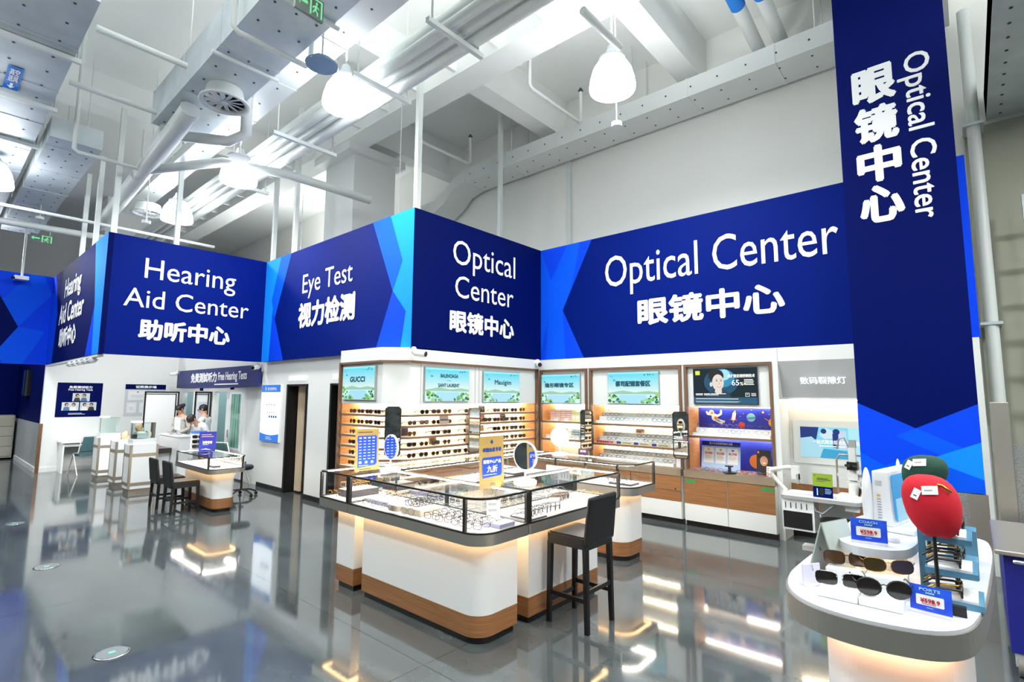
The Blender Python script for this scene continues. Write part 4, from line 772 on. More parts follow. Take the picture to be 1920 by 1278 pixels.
# right arm
tray('dark low tray at the near end of the right arm case', -2.56, 3.12, .2, .2, .012, tdk); cluster('near end of the right arm case', -2.51, 3.06, 1, 8, .0, .055, PI/2+.5, DK, ZF+.016, 'dark frames at the near end of the right arm')
tray('white block of dark frames in the middle of the right arm case', -2.62, 3.62, .2, .18, .05, gloss); cluster('white block, right arm case', -2.58, 3.56, 1, 5, 0, .03, PI/2+.5, DK, ZF+.054, 'dark frames on the white block')
cluster('far end of the right arm case', -2.75, 3.7, 2, 5, .16, .1, PI/2, PL, ZF, 'pale frames at the far end of the right arm')
cluster('inner side of the right arm case', -2.82, 3.1, 1, 6, .1, .1, PI/2, PL, ZF, 'pale frames along the inner side of the right arm')
# rear counter
tray('dark tray at the rounded end of the rear case', -2.78, 4.95, .26, .18, .02, tdk); cluster('rounded end of the rear case', -2.9, 4.82, 2, 2, .15, .12, .2, DK[:2]+PL[:1], ZF+.024, 'frames at the rounded end of the rear case')
cluster('middle of the rear case', -3.7, 4.84, 4, 2, .17, .15, .1, PL, ZF, 'pale frames in the middle of the rear case')
t = card('long white paper sign in front of the rear counter', (-3.3, 4.7, .76), .0, .62, .14, sw_, [('贵重商品 请勿倚靠', .3, .4, .42, .22, .0008)], grey, lean=.02)
# long left counter
for i, y in enumerate((3.2, 3.7, 4.3, 4.8)):
    tray(('grey', 'second grey', 'third grey', 'fourth grey')[i]+' tray from the shop front in the long case', -4.1, y, .18, .36, .02, tdk if i == 3 else lav)
    cluster('%s tray of the long case' % ORD[i], -4.08, y-.13, 1, 5, 0, .065, PI/2+.3, PL, ZF+.024, 'pale frames on the trays of the long case')
cardp = mat('card_purple2', '#5a3c50', .5)
card('small dark card standing on the rear counter by the tall mirror', (-3.42, 5.15, .981), 0, .13, .075, cardp, [('促销', .2, .45, .6, .35, .001)])
# signs and mirrors on the island
gcard = noisy(mat('gold_paper', '#b3924e', .45), '#a98745', '#bc9f62', (1, 1, 1), 2)
t = card('gold sign card with a blue price grid standing on the short left counter', (-4.14, 2.742, .981), PI/2-.06, .235, .37, gcard, None, lean=.03, name='sign_card'); g = F((-.1175, 0, 0), (1, 0, 0), (0, .03, 1)); m = MB()
pb = mat('poster_blue', '#1546c4', .45); poly2(m, g, [(.022, .03), (.2, .045), (.215, .06), (.215, .3), (.205, .31), (.022, .31), (.018, .27), (.025, .25)], pb, .001); m.build('poster', t); m = MB(); lines2(m, g, .02, .338, .19, 1, .02, .006, dgrey, .002)
for r in range(8):
    for c_ in range(4): rect2(m, g, .035+.044*c_, .285-.026*r, .035+.044*c_+.025, .285-.026*r+(.012 if r == 0 else .006), inkw, .002)
for c_ in range(3): rect2(m, g, .035+.06*c_, .065, .06+.06*c_, .085, inkw, .002)
lines2(m, g, .035, .045, .12, 1, .02, .004, inkw, .002); lines2(m, g, .04, .012, .15, 1, .02, .006, dgrey, .002); m.build('lettering', t)
t = card('gold member discount sign card standing above the rounded corner', (-2.70, 2.865, .981), PI/2-.06, .245, .375, gcard, None, lean=.03, name='sign_card'); g = F((-.1225, 0, 0), (1, 0, 0), (0, .03, 1)); m = MB()
poly2(m, g, [(.025, .075), (.21, .085), (.222, .1), (.222, .215), (.212, .225), (.03, .222), (.022, .2)], pb, .001); poly2(m, g, [(.122, .315), (.138, .333), (.122, .352), (.106, .333)], mat('emblem_blue', '#123a86', .4), .001); m.build('poster', t)
m = MB(); ib = mat('ink_blue', '#1a4a9c', .5); text(m, g, '卓越会员专享', .028, .262, .19, .03, ib, .0012, .002); lines2(m, g, .035, .243, .18, 1, .01, .004, grey, .002); text(m, g, '眼镜中心产品', .035, .178, .175, .028, inkw, .001, .002); text(m, g, '九折', .07, .115, .105, .048, mat('ink_cream', '#f2e4c0', .5), .0018, .002); lines2(m, g, .035, .096, .17, 1, .01, .004, inkw, .002); lines2(m, g, .1, .03, .06, 2, .012, .004, dgrey, .002); m.build('lettering', t)
def table_mirror(label, loc, rz, back=False):
    t = thing('table_mirror', label, 'mirror', loc, rz, 'round table mirrors'); MB().lathe([(.085, 0), (.09, .008), (.09, .03), (.08, .036), (.03, .038)], (0, 0, 0), gloss, 24).build('base', t)
    MB().cyl((0, 0, .036), (0, 0, .11), .008, gloss, 10).build('stem', t); g = F((0, 0, .215), (1, 0, 0), (0, 0, 1)); m = MB(); n = 32
    m.add([g.p(.112*math.cos(2*PI*i/n), .112*math.sin(2*PI*i/n), l) for l in (.006, -.012) for i in range(n)]+[g.p(.102*math.cos(2*PI*i/n), .102*math.sin(2*PI*i/n), .006) for i in range(n)], [tuple(range(n, 2*n))[::-1]]+[(i, n+i, n+(i+1) % n, (i+1) % n) for i in range(n)]+[(i, (i+1) % n, 2*n+(i+1) % n, 2*n+i) for i in range(n)], mat('mirror_white', '#cfcfd4', .4)); m.build('rim', t)
    m = MB(); disc2(m, g, 0, 0, .104, .104, mirror, .005, n); m.build('mirror_glass', t); return t
table_mirror('round white table mirror beside the gold price grid card', (-3.93, 2.845, .981), -.08)
table_mirror('round white table mirror beside the gold discount card', (-2.62, 3.148, .981), .05)
table_mirror('round white table mirror with its back turned, on the rear counter', (-3.6, 4.95, .981), PI+.65)
# stools
def stool(label, loc, rz, sh, bh, group):
    t = thing('bar_stool', label, 'stool', loc, rz, group); w = .185
    m = MB(); m.prism(rrect(-w, -w, w, w, .04, 4), sh-.085, sh-.012, leather); m.prism(rrect(-w+.012, -w+.012, w-.012, w-.012, .04, 4), sh-.012, sh, leather); m.build('seat', t, .01)
    m = MB(); c_ = [(.14, 0), (.19, 0), (.225, bh), (.185, bh)]; yy = w
    m.add([(x, y, sh-.06+z) for y in (-yy, yy) for x, z in c_], [(0, 1, 2, 3), (7, 6, 5, 4), (0, 4, 5, 1), (1, 5, 6, 2), (2, 6, 7, 3), (3, 7, 4, 0)], leather); m.build('backrest', t, .02)
    for sx_ in (-1, 1):
        for sy in (-1, 1): m = MB(); q = .018; a, b_ = sx_*(w-.03), sy*(w-.025); m.add([(a-q, b_-q, sh-.07), (a+q, b_-q, sh-.07), (a+q, b_+q, sh-.07), (a-q, b_+q, sh-.07)]+[(a+sx_*.012+dx*.015, b_+sy*.006+dy*.015, 0) for dx, dy in ((-1, -1), (1, -1), (1, 1), (-1, 1))], [(0, 1, 2, 3), (7, 6, 5, 4), (0, 4, 5, 1), (1, 5, 6, 2), (2, 6, 7, 3), (3, 7, 4, 0)], bwood); m.build('leg', t)
    for (a, b_, z) in (((-w+.03, -w+.02), (w-.03, -w+.02), .2), ((-w+.03, w-.02), (w-.03, w-.02), .2), ((-w+.02, -w+.03), (-w+.02, w-.03), .14), ((w-.02, -w+.03), (w-.02, w-.03), .26)):
        z = z*sh/.65; m = MB(); m.box((min(a[0], b_[0])-.008, min(a[1], b_[1])-.008, z), (max(a[0], b_[0])+.008, max(a[1], b_[1])+.008, z+.03), bwood); m.build('stretcher', t)
    return t
stool('tall black leather bar stool at the right arm of the display island', (-2.29, 3.4, 0), 0, .655, .345, 'black leather stools')
stool('low black leather stool nearer the shop at the left glass counter', (-8.56, 2.62, 0), -PI/2, .44, .34, 'black leather stools')
stool('low black leather stool nearer the pedestals at the left glass counter', (-9.12, 2.6, 0), -PI/2, .44, .34, 'black leather stools')
# ================================================================ ROUNDED DISPLAY TABLE
def chaikin(P, n=3):
    for _ in range(n):
        Q = []
        for i in range(len(P)):
            a, b_ = Vector(P[i]), Vector(P[(i+1) % len(P)]); Q += [tuple(a*.75+b_*.25), tuple(a*.25+b_*.75)]
        P = Q
    return P
tt = mat('table_top', '#d0d3d9', .25)
tp = chaikin([(-.60, 2.28), (-.50, 2.09), (-.31, 2.035), (-.07, 2.10), (-.005, 2.38), (.045, 3.50), (-.02, 3.66), (-.42, 3.66), (-.56, 3.45), (-.605, 2.6)])
t = thing('display_table', 'rounded white sunglasses table with a brushed metal rim, nearest the camera', 'display table', (-.29, 2.85, 0)); ctr = (-.28, 2.85)
ins = lambda d: [(x+(ctr[0]-x)/max(Vector((x-ctr[0], y-ctr[1])).length, .01)*d*(1.6 if abs(y-ctr[1]) > .5 else 1), y+(ctr[1]-y)/max(Vector((x-ctr[0], y-ctr[1])).length, .01)*d) for x, y in tp]
m = MB(); m.prism(tp, .865, .94, steel); wb_(m, 'rim', t); m = MB(); m.prism(ins(.008), .94, .95, tt); wb_(m, 'top', t)
bp2 = [(x, y) for x, y in chaikin([(-.49, 2.34), (-.40, 2.19), (-.28, 2.15), (-.13, 2.19), (-.07, 2.40), (-.05, 3.45), (-.46, 3.45)])]
m = MB(); m.prism(bp2, .08, .852, gloss); wb_(m, 'base', t); m = MB(); m.prism([(x*.97-.008, y*.99+.03) for x, y in bp2], 0, .08, black); wb_(m, 'plinth', t)
m = MB(); ring(m, [(-.28+(x+.28)*1.24, 2.8+(y-2.8)*1.075) for x, y in bp2], [(-.28+(x+.28)*1.17, 2.8+(y-2.8)*1.05) for x, y in bp2], .861, .8645, ledp); wb_(m, 'light_strip', t)
up_ = chaikin([(-.45, 2.52), (-.40, 2.385), (-.26, 2.385), (-.185, 2.50), (-.185, 3.12), (-.45, 3.12)])
m = MB(); m.prism(up_, 1.065, 1.098, tt); wb_(m, 'upper_tier', t); m = MB(); m.prism(chaikin([(-.385, 2.54), (-.36, 2.50), (-.26, 2.50), (-.23, 2.56), (-.23, 3.05), (-.385, 3.05)], 2), .95, 1.055, gloss); wb_(m, 'tier_base', t)
m = MB(); m.prism(chaikin([(-.395, 2.53), (-.365, 2.475), (-.255, 2.475), (-.22, 2.55), (-.22, 3.06), (-.395, 3.06)], 2), 1.056, 1.064, mat('led_soft', '#ffd9b0', .5, emit=9)); wb_(m, 'light_strip', t)
ZT_ = .9505
for i, (x0, y0, h, l) in enumerate(((-.46, 2.185, .024, 'low white block under the metal bridge sunglasses'), (-.335, 2.185, .024, 'low white block under the round black sunglasses'), (-.46, 2.345, .062, 'tall white block under the dark square sunglasses'), (-.335, 2.345, .062, 'tall white block under the thin gold sunglasses'))):
    o = MB().box((0, 0, 0), (.123, .105, h), gloss).build('display_block', None, .003, (x0, y0, ZT_)); tag(o, l, 'block', 'white display blocks on the rounded table')
def show(loc, rz, st, fm, lm, s, label, rim): 
    t = thing('sunglasses', label, 'sunglasses', loc, rz, 'sunglasses on the rounded table'); f_, le, tm = specs_parts(st, fm, lm, rim, True, s); f_.build('front_frame', t)
    for q in le: q.build('lens', t)
    for q in tm: q.build('temple', t)
    return t
show((-.395, 2.235, ZT_+.024), .25, 'square', chrome, darklens, 1.18, 'sunglasses with silver frame and dark lenses on the low block nearest the clear holder', .0013); show((-.265, 2.23, ZT_+.024), .3, 'round', frameb, darklens, 1.22, 'big round black sunglasses on the low block by the price sign', .0018)
show((-.395, 2.39, ZT_+.062), .3, 'square', frameb, brownlens, 1.18, 'dark square sunglasses on the tall block beside the tent card', .0018); show((-.265, 2.385, ZT_+.062), .35, 'cat', goldm, mat('olive_lens', '#3c3220', .08, spec=.8), 1.2, 'thin gold sunglasses on the tall block in front of the tier', .0012)
t = thing('tent_card', 'grey-green folded tent card standing beside the display blocks', 'tent card', (-.455, 2.47, ZT_), -.35); tc_ = mat('tent_grey', '#a9b2ac', .5)
for sg in (-1, 1): m = MB(); c_ = [(sg*.065, -.07, 0), (sg*.065, .1, 0), (sg*.004, .1, .21), (sg*.004, -.07, .21)]; m.add(c_+[(x-sg*.006, y, z) for x, y, z in c_], [(0, 1, 2, 3), (7, 6, 5, 4), (0, 4, 5, 1), (1, 5, 6, 2), (2, 6, 7, 3), (3, 7, 4, 0)], tc_); m.build('leaf', t)
t = thing('clear_holder', 'small empty clear card holder on the table edge near the tent card', 'card holder', (-.50, 2.30, ZT_), 1.0); MB().box((-.04, -.003, 0), (.04, .003, .075), mat('milky_acrylic', '#d9d6ea', .2)).build('panel', t); MB().box((-.04, -.02, 0), (.04, .02, .004), mat('milky_acrylic')).build('foot', t)
psb = noisy(mat('price_blue', '#1636c8', .35), '#1028b0', '#2a66e8', (1, 1, 1), 9)
def price_sign(label, loc, rz, w, h, brand):
    t = thing('price_sign', label, 'price sign', loc, rz, 'blue price signs on the rounded table'); g = F((-w/2, 0, .006), (1, 0, 0), (0, .12, 1)); m = MB()
    c_ = [g.p(a, b_, l) for l in (-.003, 0) for a, b_ in ((0, 0), (w, 0), (w, h), (0, h))]; m.add(c_, [(3, 2, 1, 0), (0, 1, 5, 4), (1, 2, 6, 5), (2, 3, 7, 6), (3, 0, 4, 7), (4, 5, 6, 7)], psb); m.build('panel', t)
    m = MB(); poly2(m, g, [(w*.17, h*.22), (w*.8, h*.22), (w*.82, h*.25), (w*.82, h*.6), (w*.8, h*.63), (w*.17, h*.63), (w*.15, h*.6), (w*.15, h*.25)], gloss, .001); m.build('label_panel', t)
    m = MB(); text(m, g, brand, w*.24, h*.8, w*.5, h*.11, mat('ink_pale', '#a9dcf0', .5), .0004, .002); text(m, g, '太阳眼镜', w*.38, h*.69, w*.22, h*.08, mat('ink_pale'), .0002, .002); text(m, g, '¥598.9', w*.26, h*.33, w*.46, h*.17, red, .0004, .0025); lines2(m, g, w*.28, h*.27, w*.44, 1, .01, h*.02, red, .0025); lines2(m, g, w*.4, h*.13, w*.2, 1, .01, h*.02, mat('ink_pale'), .002); m.build('lettering', t)
    MB().box((-w/2, -.018, 0), (w/2, .018, .005), mat('milky_acrylic')).build('foot', t)
price_sign('blue price sign reading PORTS at the table edge by the black box', (-.144, 2.255, ZT_), -.12, .11, .078, 'PORTS'); price_sign('blue price sign reading COACH on the upper tier', (-.33, 2.47, 1.0985), .12, .117, .082, 'COACH')
tag(MB().box((-.02, -.012, 0), (.02, .012, .03), black).build('tag_reader', loc=(-.075, 2.30, ZT_)), 'small black box behind the blue PORTS price sign', 'box')
# monitor on the tier
t = thing('desktop_scanner', 'white desktop screen unit with rounded side fins on the upper tier', 'screen unit', (-.275, 2.73, 1.0985), -.2)
m = MB(); pr = [(-.075, 0), (0, 0), (-.012, .225), (-.07, .225)]; m.add([(x, y, z+.02) for y in (0, .36) for x, z in pr], [(0, 1, 2, 3), (7, 6, 5, 4), (0, 4, 5, 1), (1, 5, 6, 2), (2, 6, 7, 3), (3, 7, 4, 0)], gloss); m.build('case', t, .004)
g = F((0.0015, .022, .04), (0, 1, 0), (-.0533, 0, 1)); m = MB(); rect2(m, g, 0, 0, .316, .19, e_('unit_screen', '#3f9fe0', .85), .002); rect2(m, g, .02, .0, .316, .09, e_('unit_screen2', '#9fd4f0', .85), .003); rect2(m, g, .1, .05, .16, .13, e_('unit_screen3', '#d0ecf8', .85), .0035); m.build('screen', t)
m = MB(); g = F((-.075, -.001, .02), (1, 0, 0), (0, 0, 1))
for i in range(8): rect2(m, g, .02, .03+.011*i, .035, .034+.011*i, grey, .0005)
for i in range(4):
    for j in range(4): disc2(m, g, .02+.006*i, .165+.006*j, .0018, .0018, dgrey, .0005, 6)
rect2(m, g, .02, .12, .034, .128, sy_, .0005); m.build('side_vents', t)
for y, zz in ((-.025, .12), (.37, .13)): m = MB(); m.ball((-.082, y, zz), (.012, .05 if y < 0 else .025, .14), gloss, 14, 12); m.build('side_fin', t)
MB().box((-.06, -.01, 0), (.07, .37, .02), gloss).build('base', t, .004)
t = thing('puck', 'small white round puck behind the COACH price sign', 'puck', (-.265, 2.56, 1.0985)); MB().lathe([(.022, 0), (.024, .008), (.02, .018)], (0, 0, 0), gloss, 18).build('body', t)
# blue rack with folded spectacles
rb = mat('rack_blue', '#50809c', .4); t = thing('spectacle_rack', 'steel-blue stepped rack holding folded spectacles beside the red cap', 'rack', (-.185, 2.52, ZT_)); MB().box((0, 0, 0), (.022, .03, .33), rb).build('upright', t)
for k in range(2): MB().box((0, .4*k, 0), (.02, .02+.4*k, .28), rb).build('upright', t) if k else None
RZ = []
for lv, (z, x1, y1) in enumerate(((0, .175, .34), (.088, .165, .26), (.19, .155, .2))):
    m = MB(); m.box((.022, -.14+.04*lv, z), (x1, -.12+.04*lv+.16, z+.02), rb); sh_ = m.build('shelf', t); MB().box((.03, -.135+.04*lv, z+.02), (x1-.015, .02+.04*lv, z+.028), casefloor).build('liner', sh_)
    for k in range(2 if lv != 1 else 3): RZ.append((-.185+.095, 2.52-.10+.04*lv+.055*k, ZT_+z+.029, lv))
for i, (x, y, z, lv) in enumerate(RZ):
    st, fm = (('square', frameb), ('round', goldm), ('square', tort))[i % 3]
    show((x+.02, y, z), PI/2+.15, st, frameb if i % 3 != 1 else goldm, darklens if i % 2 else glass, .82, '%s spectacles, %s pair on the %s shelf of the blue rack' % (('black', 'gold', 'dark')[i % 3], ORD[i], ('bottom', 'middle', 'top')[lv]), .0045)['group'] = 'spectacles on the blue rack'
for i, z in enumerate((.001, .001)): tag(MB().box((0, 0, 0), (.1, .1, .07+.07*i), rb).build('display_box', None, .003, (-.12, 2.78+.25*i, ZT_)), 'steel-blue box %s behind the red cap' % ('low and nearer,' if i == 0 else 'taller and farther,'), 'box', 'blue boxes behind the red cap')
for i in range(3): show((-.06, 2.82+.11*i, ZT_+.0715) if i < 1 else (-.06, 3.03+.05*(i-1), ZT_+.1415), PI/2, 'square', frameb, glass, .85, 'black spectacles, %s behind the red cap on the blue boxes' % ORD[i], .004)['group'] = 'spectacles on the blue boxes'
def beret(label, loc, rz, mm, sx_, sy, sz, tilt, zp):
    t = thing('cap', label, 'cap', loc, rz); n, k = 28, 16; m = MB(); vs = []; fs = []
    for i in range(k+1):
        a = PI*i/k
        for j in range(n):
            b_ = 2*PI*j/n; r = math.sin(a)**.75; z = math.cos(a)
            x = sx_*r*math.cos(b_)*(1+.12*z)*(1+.05*math.sin(2*b_)); y = sy*r*math.sin(b_); zz = sz*(z if z > 0 else z*.95)+.012*math.sin(3*b_)*r*(z < 0)
            vs.append((x+tilt*zz, y, zz))
    for i in range(k):
        for j in range(n): fs.append((i*n+j, (i+1)*n+j, (i+1)*n+(j+1) % n, i*n+(j+1) % n))
    m.add(vs, fs, mm, True); m.build('crown', t); g = F((-sx_*.35, -sy*.93, sz*.42), (1, 0, .12), (.0, .38, 1)); q = MB(); rect2(q, g, .0, .0, .045, .03, gloss, .003); rect2(q, g, .007, .013, .03, .017, grey, .004); q.build('price_tag', t)
    q = MB(); g = F((-sx_*.75, -sy*.82, sz*.32), (1, -.35, -.5), (.45, .25, 1)); rect2(q, g, 0, 0, .022, .036, gloss, .003); rect2(q, g, .006, .01, .016, .014, dgrey, .004); q.build('swing_tag', t)
    return t
c_ = beret('red wool cap with white tags on a thin black stand', (-.128, 2.40, 1.275), .1, red, .082, .075, .108, -.12, 0)
MB().tube([(.0, -.02, .085), (.03, -.06, .08), (.052, -.05, .06)], .0045, goldm, 6).build('brooch', c_)
t = thing('cap_stand', 'thin black stand holding up the red cap', 'stand', (-.128, 2.385, ZT_)); MB().cyl((0, 0, 0), (0, 0, .006), .04, frameb, 18).build('foot', t); MB().cyl((0, 0, .006), (0, 0, .225), .006, frameb, 8).build('post', t)
beret('dark green cap with a white tag behind the red cap', (-.165, 2.78, 1.345), -.1, green, .075, .07, .075, .12, 0)
t = thing('cap_stand', 'thin black stand under the dark green cap', 'stand', (-.165, 2.75, ZT_)); MB().cyl((0, 0, 0), (0, 0, .006), .035, frameb, 18).build('foot', t); MB().cyl((0, 0, .006), (0, 0, .33), .006, frameb, 8).build('post', t)
# ================================================================ SLIT LAMP DESK
t = thing('instrument_desk', 'white instrument desk with a rounded grey front edge in the niche', 'desk', (-1.2, 6.5, 0)); m = MB(); m.prism(rrect(-1.60, 6.18, -.88, 6.62, .06, 4), .60, .63, gloss); ring(m, rrect(-1.605, 6.175, -.875, 6.625, .06, 4), rrect(-1.60, 6.18, -.88, 6.62, .06, 4), .595, .632, grey); wb_(m, 'desk_top', t, 0)
m = MB(); m.box((-1.3, 6.56, .05), (-1.0, 6.62, .6), gloss); wb_(m, 'column', t); m = MB(); m.box((-1.5, 6.56, 0), (-.9, 6.7, .05), gloss); wb_(m, 'foot', t); m = MB(); m.box((-1.02, 6.24, .53), (-.9, 6.34, .595), gloss); wb_(m, 'under_drawer', t)
t = thing('control_box', 'white box with slots and a black front hanging under the desk', 'control box', (-1.44, 6.3, .28)); MB().box((-.15, -.1, .0), (.15, .14, .31), gloss).build('case', t); MB().box((-.14, -.106, .02), (.13, -.1, .19), black).build('front', t)
for i in range(5): MB().box((-.12+.05*i, -.104, .22), (-.113+.05*i, -.1, .28), black).build('slot', t)
t = thing('slit_lamp', 'white slit lamp microscope with a grey head rest frame on the desk', 'slit lamp', (-.95, 6.35, .632)); sl = mat('instrument_white', '#e2e2de', .3)
MB().box((-.14, -.1, 0), (.12, .12, .05), sl).build('base', t, .006); MB().cyl((0, 0, .05), (0, 0, .16), .05, sl, 16).cyl((0, 0, .16), (0, 0, .3), .03, sl, 14).build('column', t); MB().box((-.06, -.03, .14), (.06, .03, .18), sl).box((-.045, -.045, .2), (.045, .03, .26), sl).build('arm', t)
m = MB(); m.box((-.045, -.05, .3), (.045, .06, .38), frameb).cyl((-.02, -.05, .34), (-.02, -.11, .35), .016, frameb, 12).cyl((.025, -.05, .34), (.025, -.11, .35), .016, frameb, 12).cyl((-.07, 0, .34), (-.045, 0, .34), .012, frameb, 10); m.build('eyepiece', t)
MB().box((-.03, -.02, .38), (.03, .05, .52), sl).box((-.025, -.01, .52), (.035, .05, .60), mat('mid_grey')).build('lamp_housing', t); MB().tube([(-.02, 0, .5), (-.06, .0, .62), (-.11, 0, .60), (-.13, 0, .5)], .008, mat('cable_grey', '#7d8288', .5), 8).build('cable', t)
MB().tube([(-.15, .06, 0), (-.15, .06, .38), (-.12, .06, .44), (.08, .06, .44), (.11, .06, .38), (.11, .06, 0)], .01, steel, 10).box((-.15, .05, .22), (.11, .07, .25), sl).build('head_rest', t)
MB().cyl((.05, -.06, .05), (.06, -.07, .13), .01, frameb, 8).build('joystick', t)
t = card('green and navy product sign standing on the instrument desk', (-1.215, 6.27, .633), .0, .18, .24, navyd, None, lean=.06, name='sign_card'); g = F((-.09, 0, 0), (1, 0, 0), (0, .06, 1)); m = MB(); rect2(m, g, .0, .11, .18, .24, mat('lime', '#7f9a1c', .5), .001); m.build('panel_colour', t)
m = MB(); lines2(m, g, .04, .19, .13, 2, .014, .007, dgrey, .002); lines2(m, g, .03, .16, .1, 1, .014, .004, dgrey, .002); disc2(m, g, .02, .222, .006, .006, green, .002, 8); lines2(m, g, .11, .085, .06, 4, .014, .004, mat('ink_pale'), .002); disc2(m, g, .08, .06, .022, .04, frameb, .0015); rect2(m, g, .035, .02, .045, .09, mat('ink_pale'), .0018); m.build('lettering', t)
t = thing('swing_arm', 'white jointed instrument arm folded at the cabinet end of the desk', 'instrument arm', (-1.56, 6.28, .632)); MB().cyl((0, 0, 0), (0, 0, .03), .04, sl, 14).build('foot', t); m = MB(); m.tube([(0, 0, .03), (-.1, 0, .14), (-.15, 0, .2)], .022, sl, 10); m.build('lower_arm', t)
m = MB(); m.tube([(-.15, 0, .2), (-.15, 0, .24), (.02, 0, .28), (.1, 0, .275)], .024, sl, 10); m.build('upper_arm', t); m = MB(); m.box((.06, -.03, .16), (.13, .03, .3), sl).box((.11, -.04, .12), (.13, .04, .22), grey); m.build('head', t); MB().tube([(-.14, -.03, .2), (-.05, -.03, .24), (.06, -.03, .18)], .004, grey, 6).build('cable', t)
t = thing('power_cable', 'grey curled cable hanging from the slit lamp under the desk', 'cable', (-1.08, 6.22, .62)); MB().tube([(0, 0, 0), (-.05, -.02, -.06), (-.13, -.02, -.14), (-.2, -.01, -.12), (-.22, .02, -.06)], .011, mat('cable_grey'), 8).build('cable', t)
t = thing('rolling_stool', 'beige castor foot of a stool on the floor under the instrument desk', 'stool', (-1.1, 6.24, 0)); bg = mat('beige_plastic', '#b3a68d', .45)
for k in range(5):
    a = PI+.15+2*PI*k/5; m = MB(); m.tube([(0, 0, .1), (.13*math.cos(a), .13*math.sin(a), .09), (.2*math.cos(a), .2*math.sin(a), .055)], [.02, .018, .014], bg, 8); lg_ = m.build('leg', t); MB().cyl((.2*math.cos(a)-.012, .2*math.sin(a), .024), (.2*math.cos(a)+.012, .2*math.sin(a), .024), .024, frameb, 12).build('castor', lg_)
MB().cyl((0, 0, .1), (0, 0, .38), .02, chrome, 10).build('post', t); MB().cyl((0, 0, .38), (0, 0, .43), .15, black, 20).build('seat', t)
# cart and steel guard at the right edge
t = thing('supply_cart', 'steel-topped cart with a dark blue cover, at the right edge', 'cart', (.4, 4.95, 0)); m = MB(); m.box((.045, 4.42, .715), (.85, 5.48, .745), steel); wb_(m, 'top', t, .008); m = MB(); m.box((.085, 4.48, .14), (.82, 5.42, .7), mat('cart_blue', '#06107a', .6)); wb_(m, 'cover', t)
m = MB(); m.tube([(.13, 4.40, .69), (.2, 4.36, .70), (.5, 4.36, .70), (.57, 4.40, .69)], .012, chrome, 8); wb_(m, 'handle', t)
for x, y in ((.13, 4.52), (.77, 4.52), (.13, 5.36), (.77, 5.36)): m = MB(); m.cyl((x-.02, y, .06), (x+.02, y, .06), .06, mat('castor_grey', '#77736e', .5), 18).box((x-.03, y-.03, .06), (x+.03, y+.03, .15), galv); wb_(m, 'castor', t)
t = thing('steel_guard', 'tall brushed steel guard panel standing behind the cart', 'guard', (.17, 5.7, 0)); MB().box((-.06, 0, 0), (.05, .03, 1.63), steel).build('panel', t, .004); MB().box((.055, .04, .0), (.3, .06, 1.3), dp).build('plate', t)
t = thing('shelf_upright', 'slotted grey shelving upright at the right edge', 'shelving', (.58, 7.5, 0)); MB().box((-.04, 0, 0), (.0, .1, 3.8), galv).build('upright', t)
for i in range(9): MB().box((.0, .02, 3.6-.35*i), (.4, .06, 3.64-.35*i), (cr_, galv, navy)[i % 3]).build('beam', t)
# ================================================================ HEARING CENTRE
champ = mat('champagne_strip', '#b0a595', .4, .7)
def pedestal(label, x0, x1, y0, y1, h, cap, gh):
    t = thing('pedestal', label, 'pedestal', (x0, y0, 0), 0, 'white pedestals of the hearing centre'); w, d = x1-x0, y1-y0
    MB().box((.02, .02, 0), (w-.02, d-.02, .07), champ).build('plinth', t); MB().box((0, 0, .07), (w, d, h), gloss).build('body', t)
    m = MB()
    for x in (-.004, w-.03):
        for y in (-.004, d-.03): m.box((x, y, .07), (x+.034, y+.034, h), champ)
    for z in (.12, h-.2): m.box((-.003, -.003, z), (w+.003, d+.003, z+.055), champ)
    m.build('metal_strip', t)
    if cap: MB().box((.03, .03, h), (w-.03, d-.03, h+cap), gloss).build('cap', t, .006)
    if gh:
        z0 = h+cap; m = MB(); m.wall([(.05, .05), (w-.05, .05), (w-.05, d-.05), (.05, d-.05), (.05, .05)], z0, z0+gh, glassg); m.prism([(.05, .05), (w-.05, .05), (w-.05, d-.05), (.05, d-.05)], z0+gh, z0+gh+.006, glassg); m.build('glass_case', t)
        m = MB(); m.box((.0, .06, z0+gh+.007), (.14, .2, z0+gh+.03), mat('case_lamp', '#ffffff', .4, emit=4)); m.cyl((.03, .08, z0), (.03, .08, z0+gh), .008, chrome, 8); m.build('lamp', t)
    return t
pedestal('nearest white pedestal with a glass case, beside the black stools', -11.05, -10.67, 2.46, 2.86, .80, .09, .27); pedestal('plain white pedestal between the two with glass cases', -12.03, -11.64, 2.46, 2.82, .80, 0, 0); pedestal('farthest white pedestal with a glass case, beside the teal chair', -13.3, -12.88, 2.44, 2.82, .80, .08, .3)
ear = mat('ear_model', '#e2b48f', .5)
for i, (p_, w) in enumerate((((-12.0, 2.9, .802), 'behind the plain pedestal'), ((-10.9, 2.62, .99), 'on a white block in the nearest glass case'))):
    t = thing('ear_model', 'peach-coloured ear model '+w, 'ear model', p_ if i else (-11.85, 2.64, .801)); m = MB(); m.ball((0, 0, .09), (.075, .04, .085), ear); m.ball((.0, -.035, .09), (.05, .03, .065), ear); m.ball((.02, .02, .05), (.04, .05, .04), ear); m.build('ear', t); MB().box((-.06, -.05, 0), (.06, .05, .025), gloss).build('foot', t)
tag(MB().box((0, 0, 0), (.24, .16, .088), gloss).build('display_block', None, .004, (-11.0, 2.56, .9015)), 'white block under the ear model in the nearest glass case', 'block')
t = thing('hearing_aid_case', 'small dark hearing aid case in the nearest glass case', 'case', (-10.8, 2.53, .902)); MB().box((-.05, -.03, 0), (.05, .03, .05), dgrey).build('case', t, .01); MB().box((-.05, -.03, .052), (.05, .03, .07), dgrey).build('lid', t, .006)
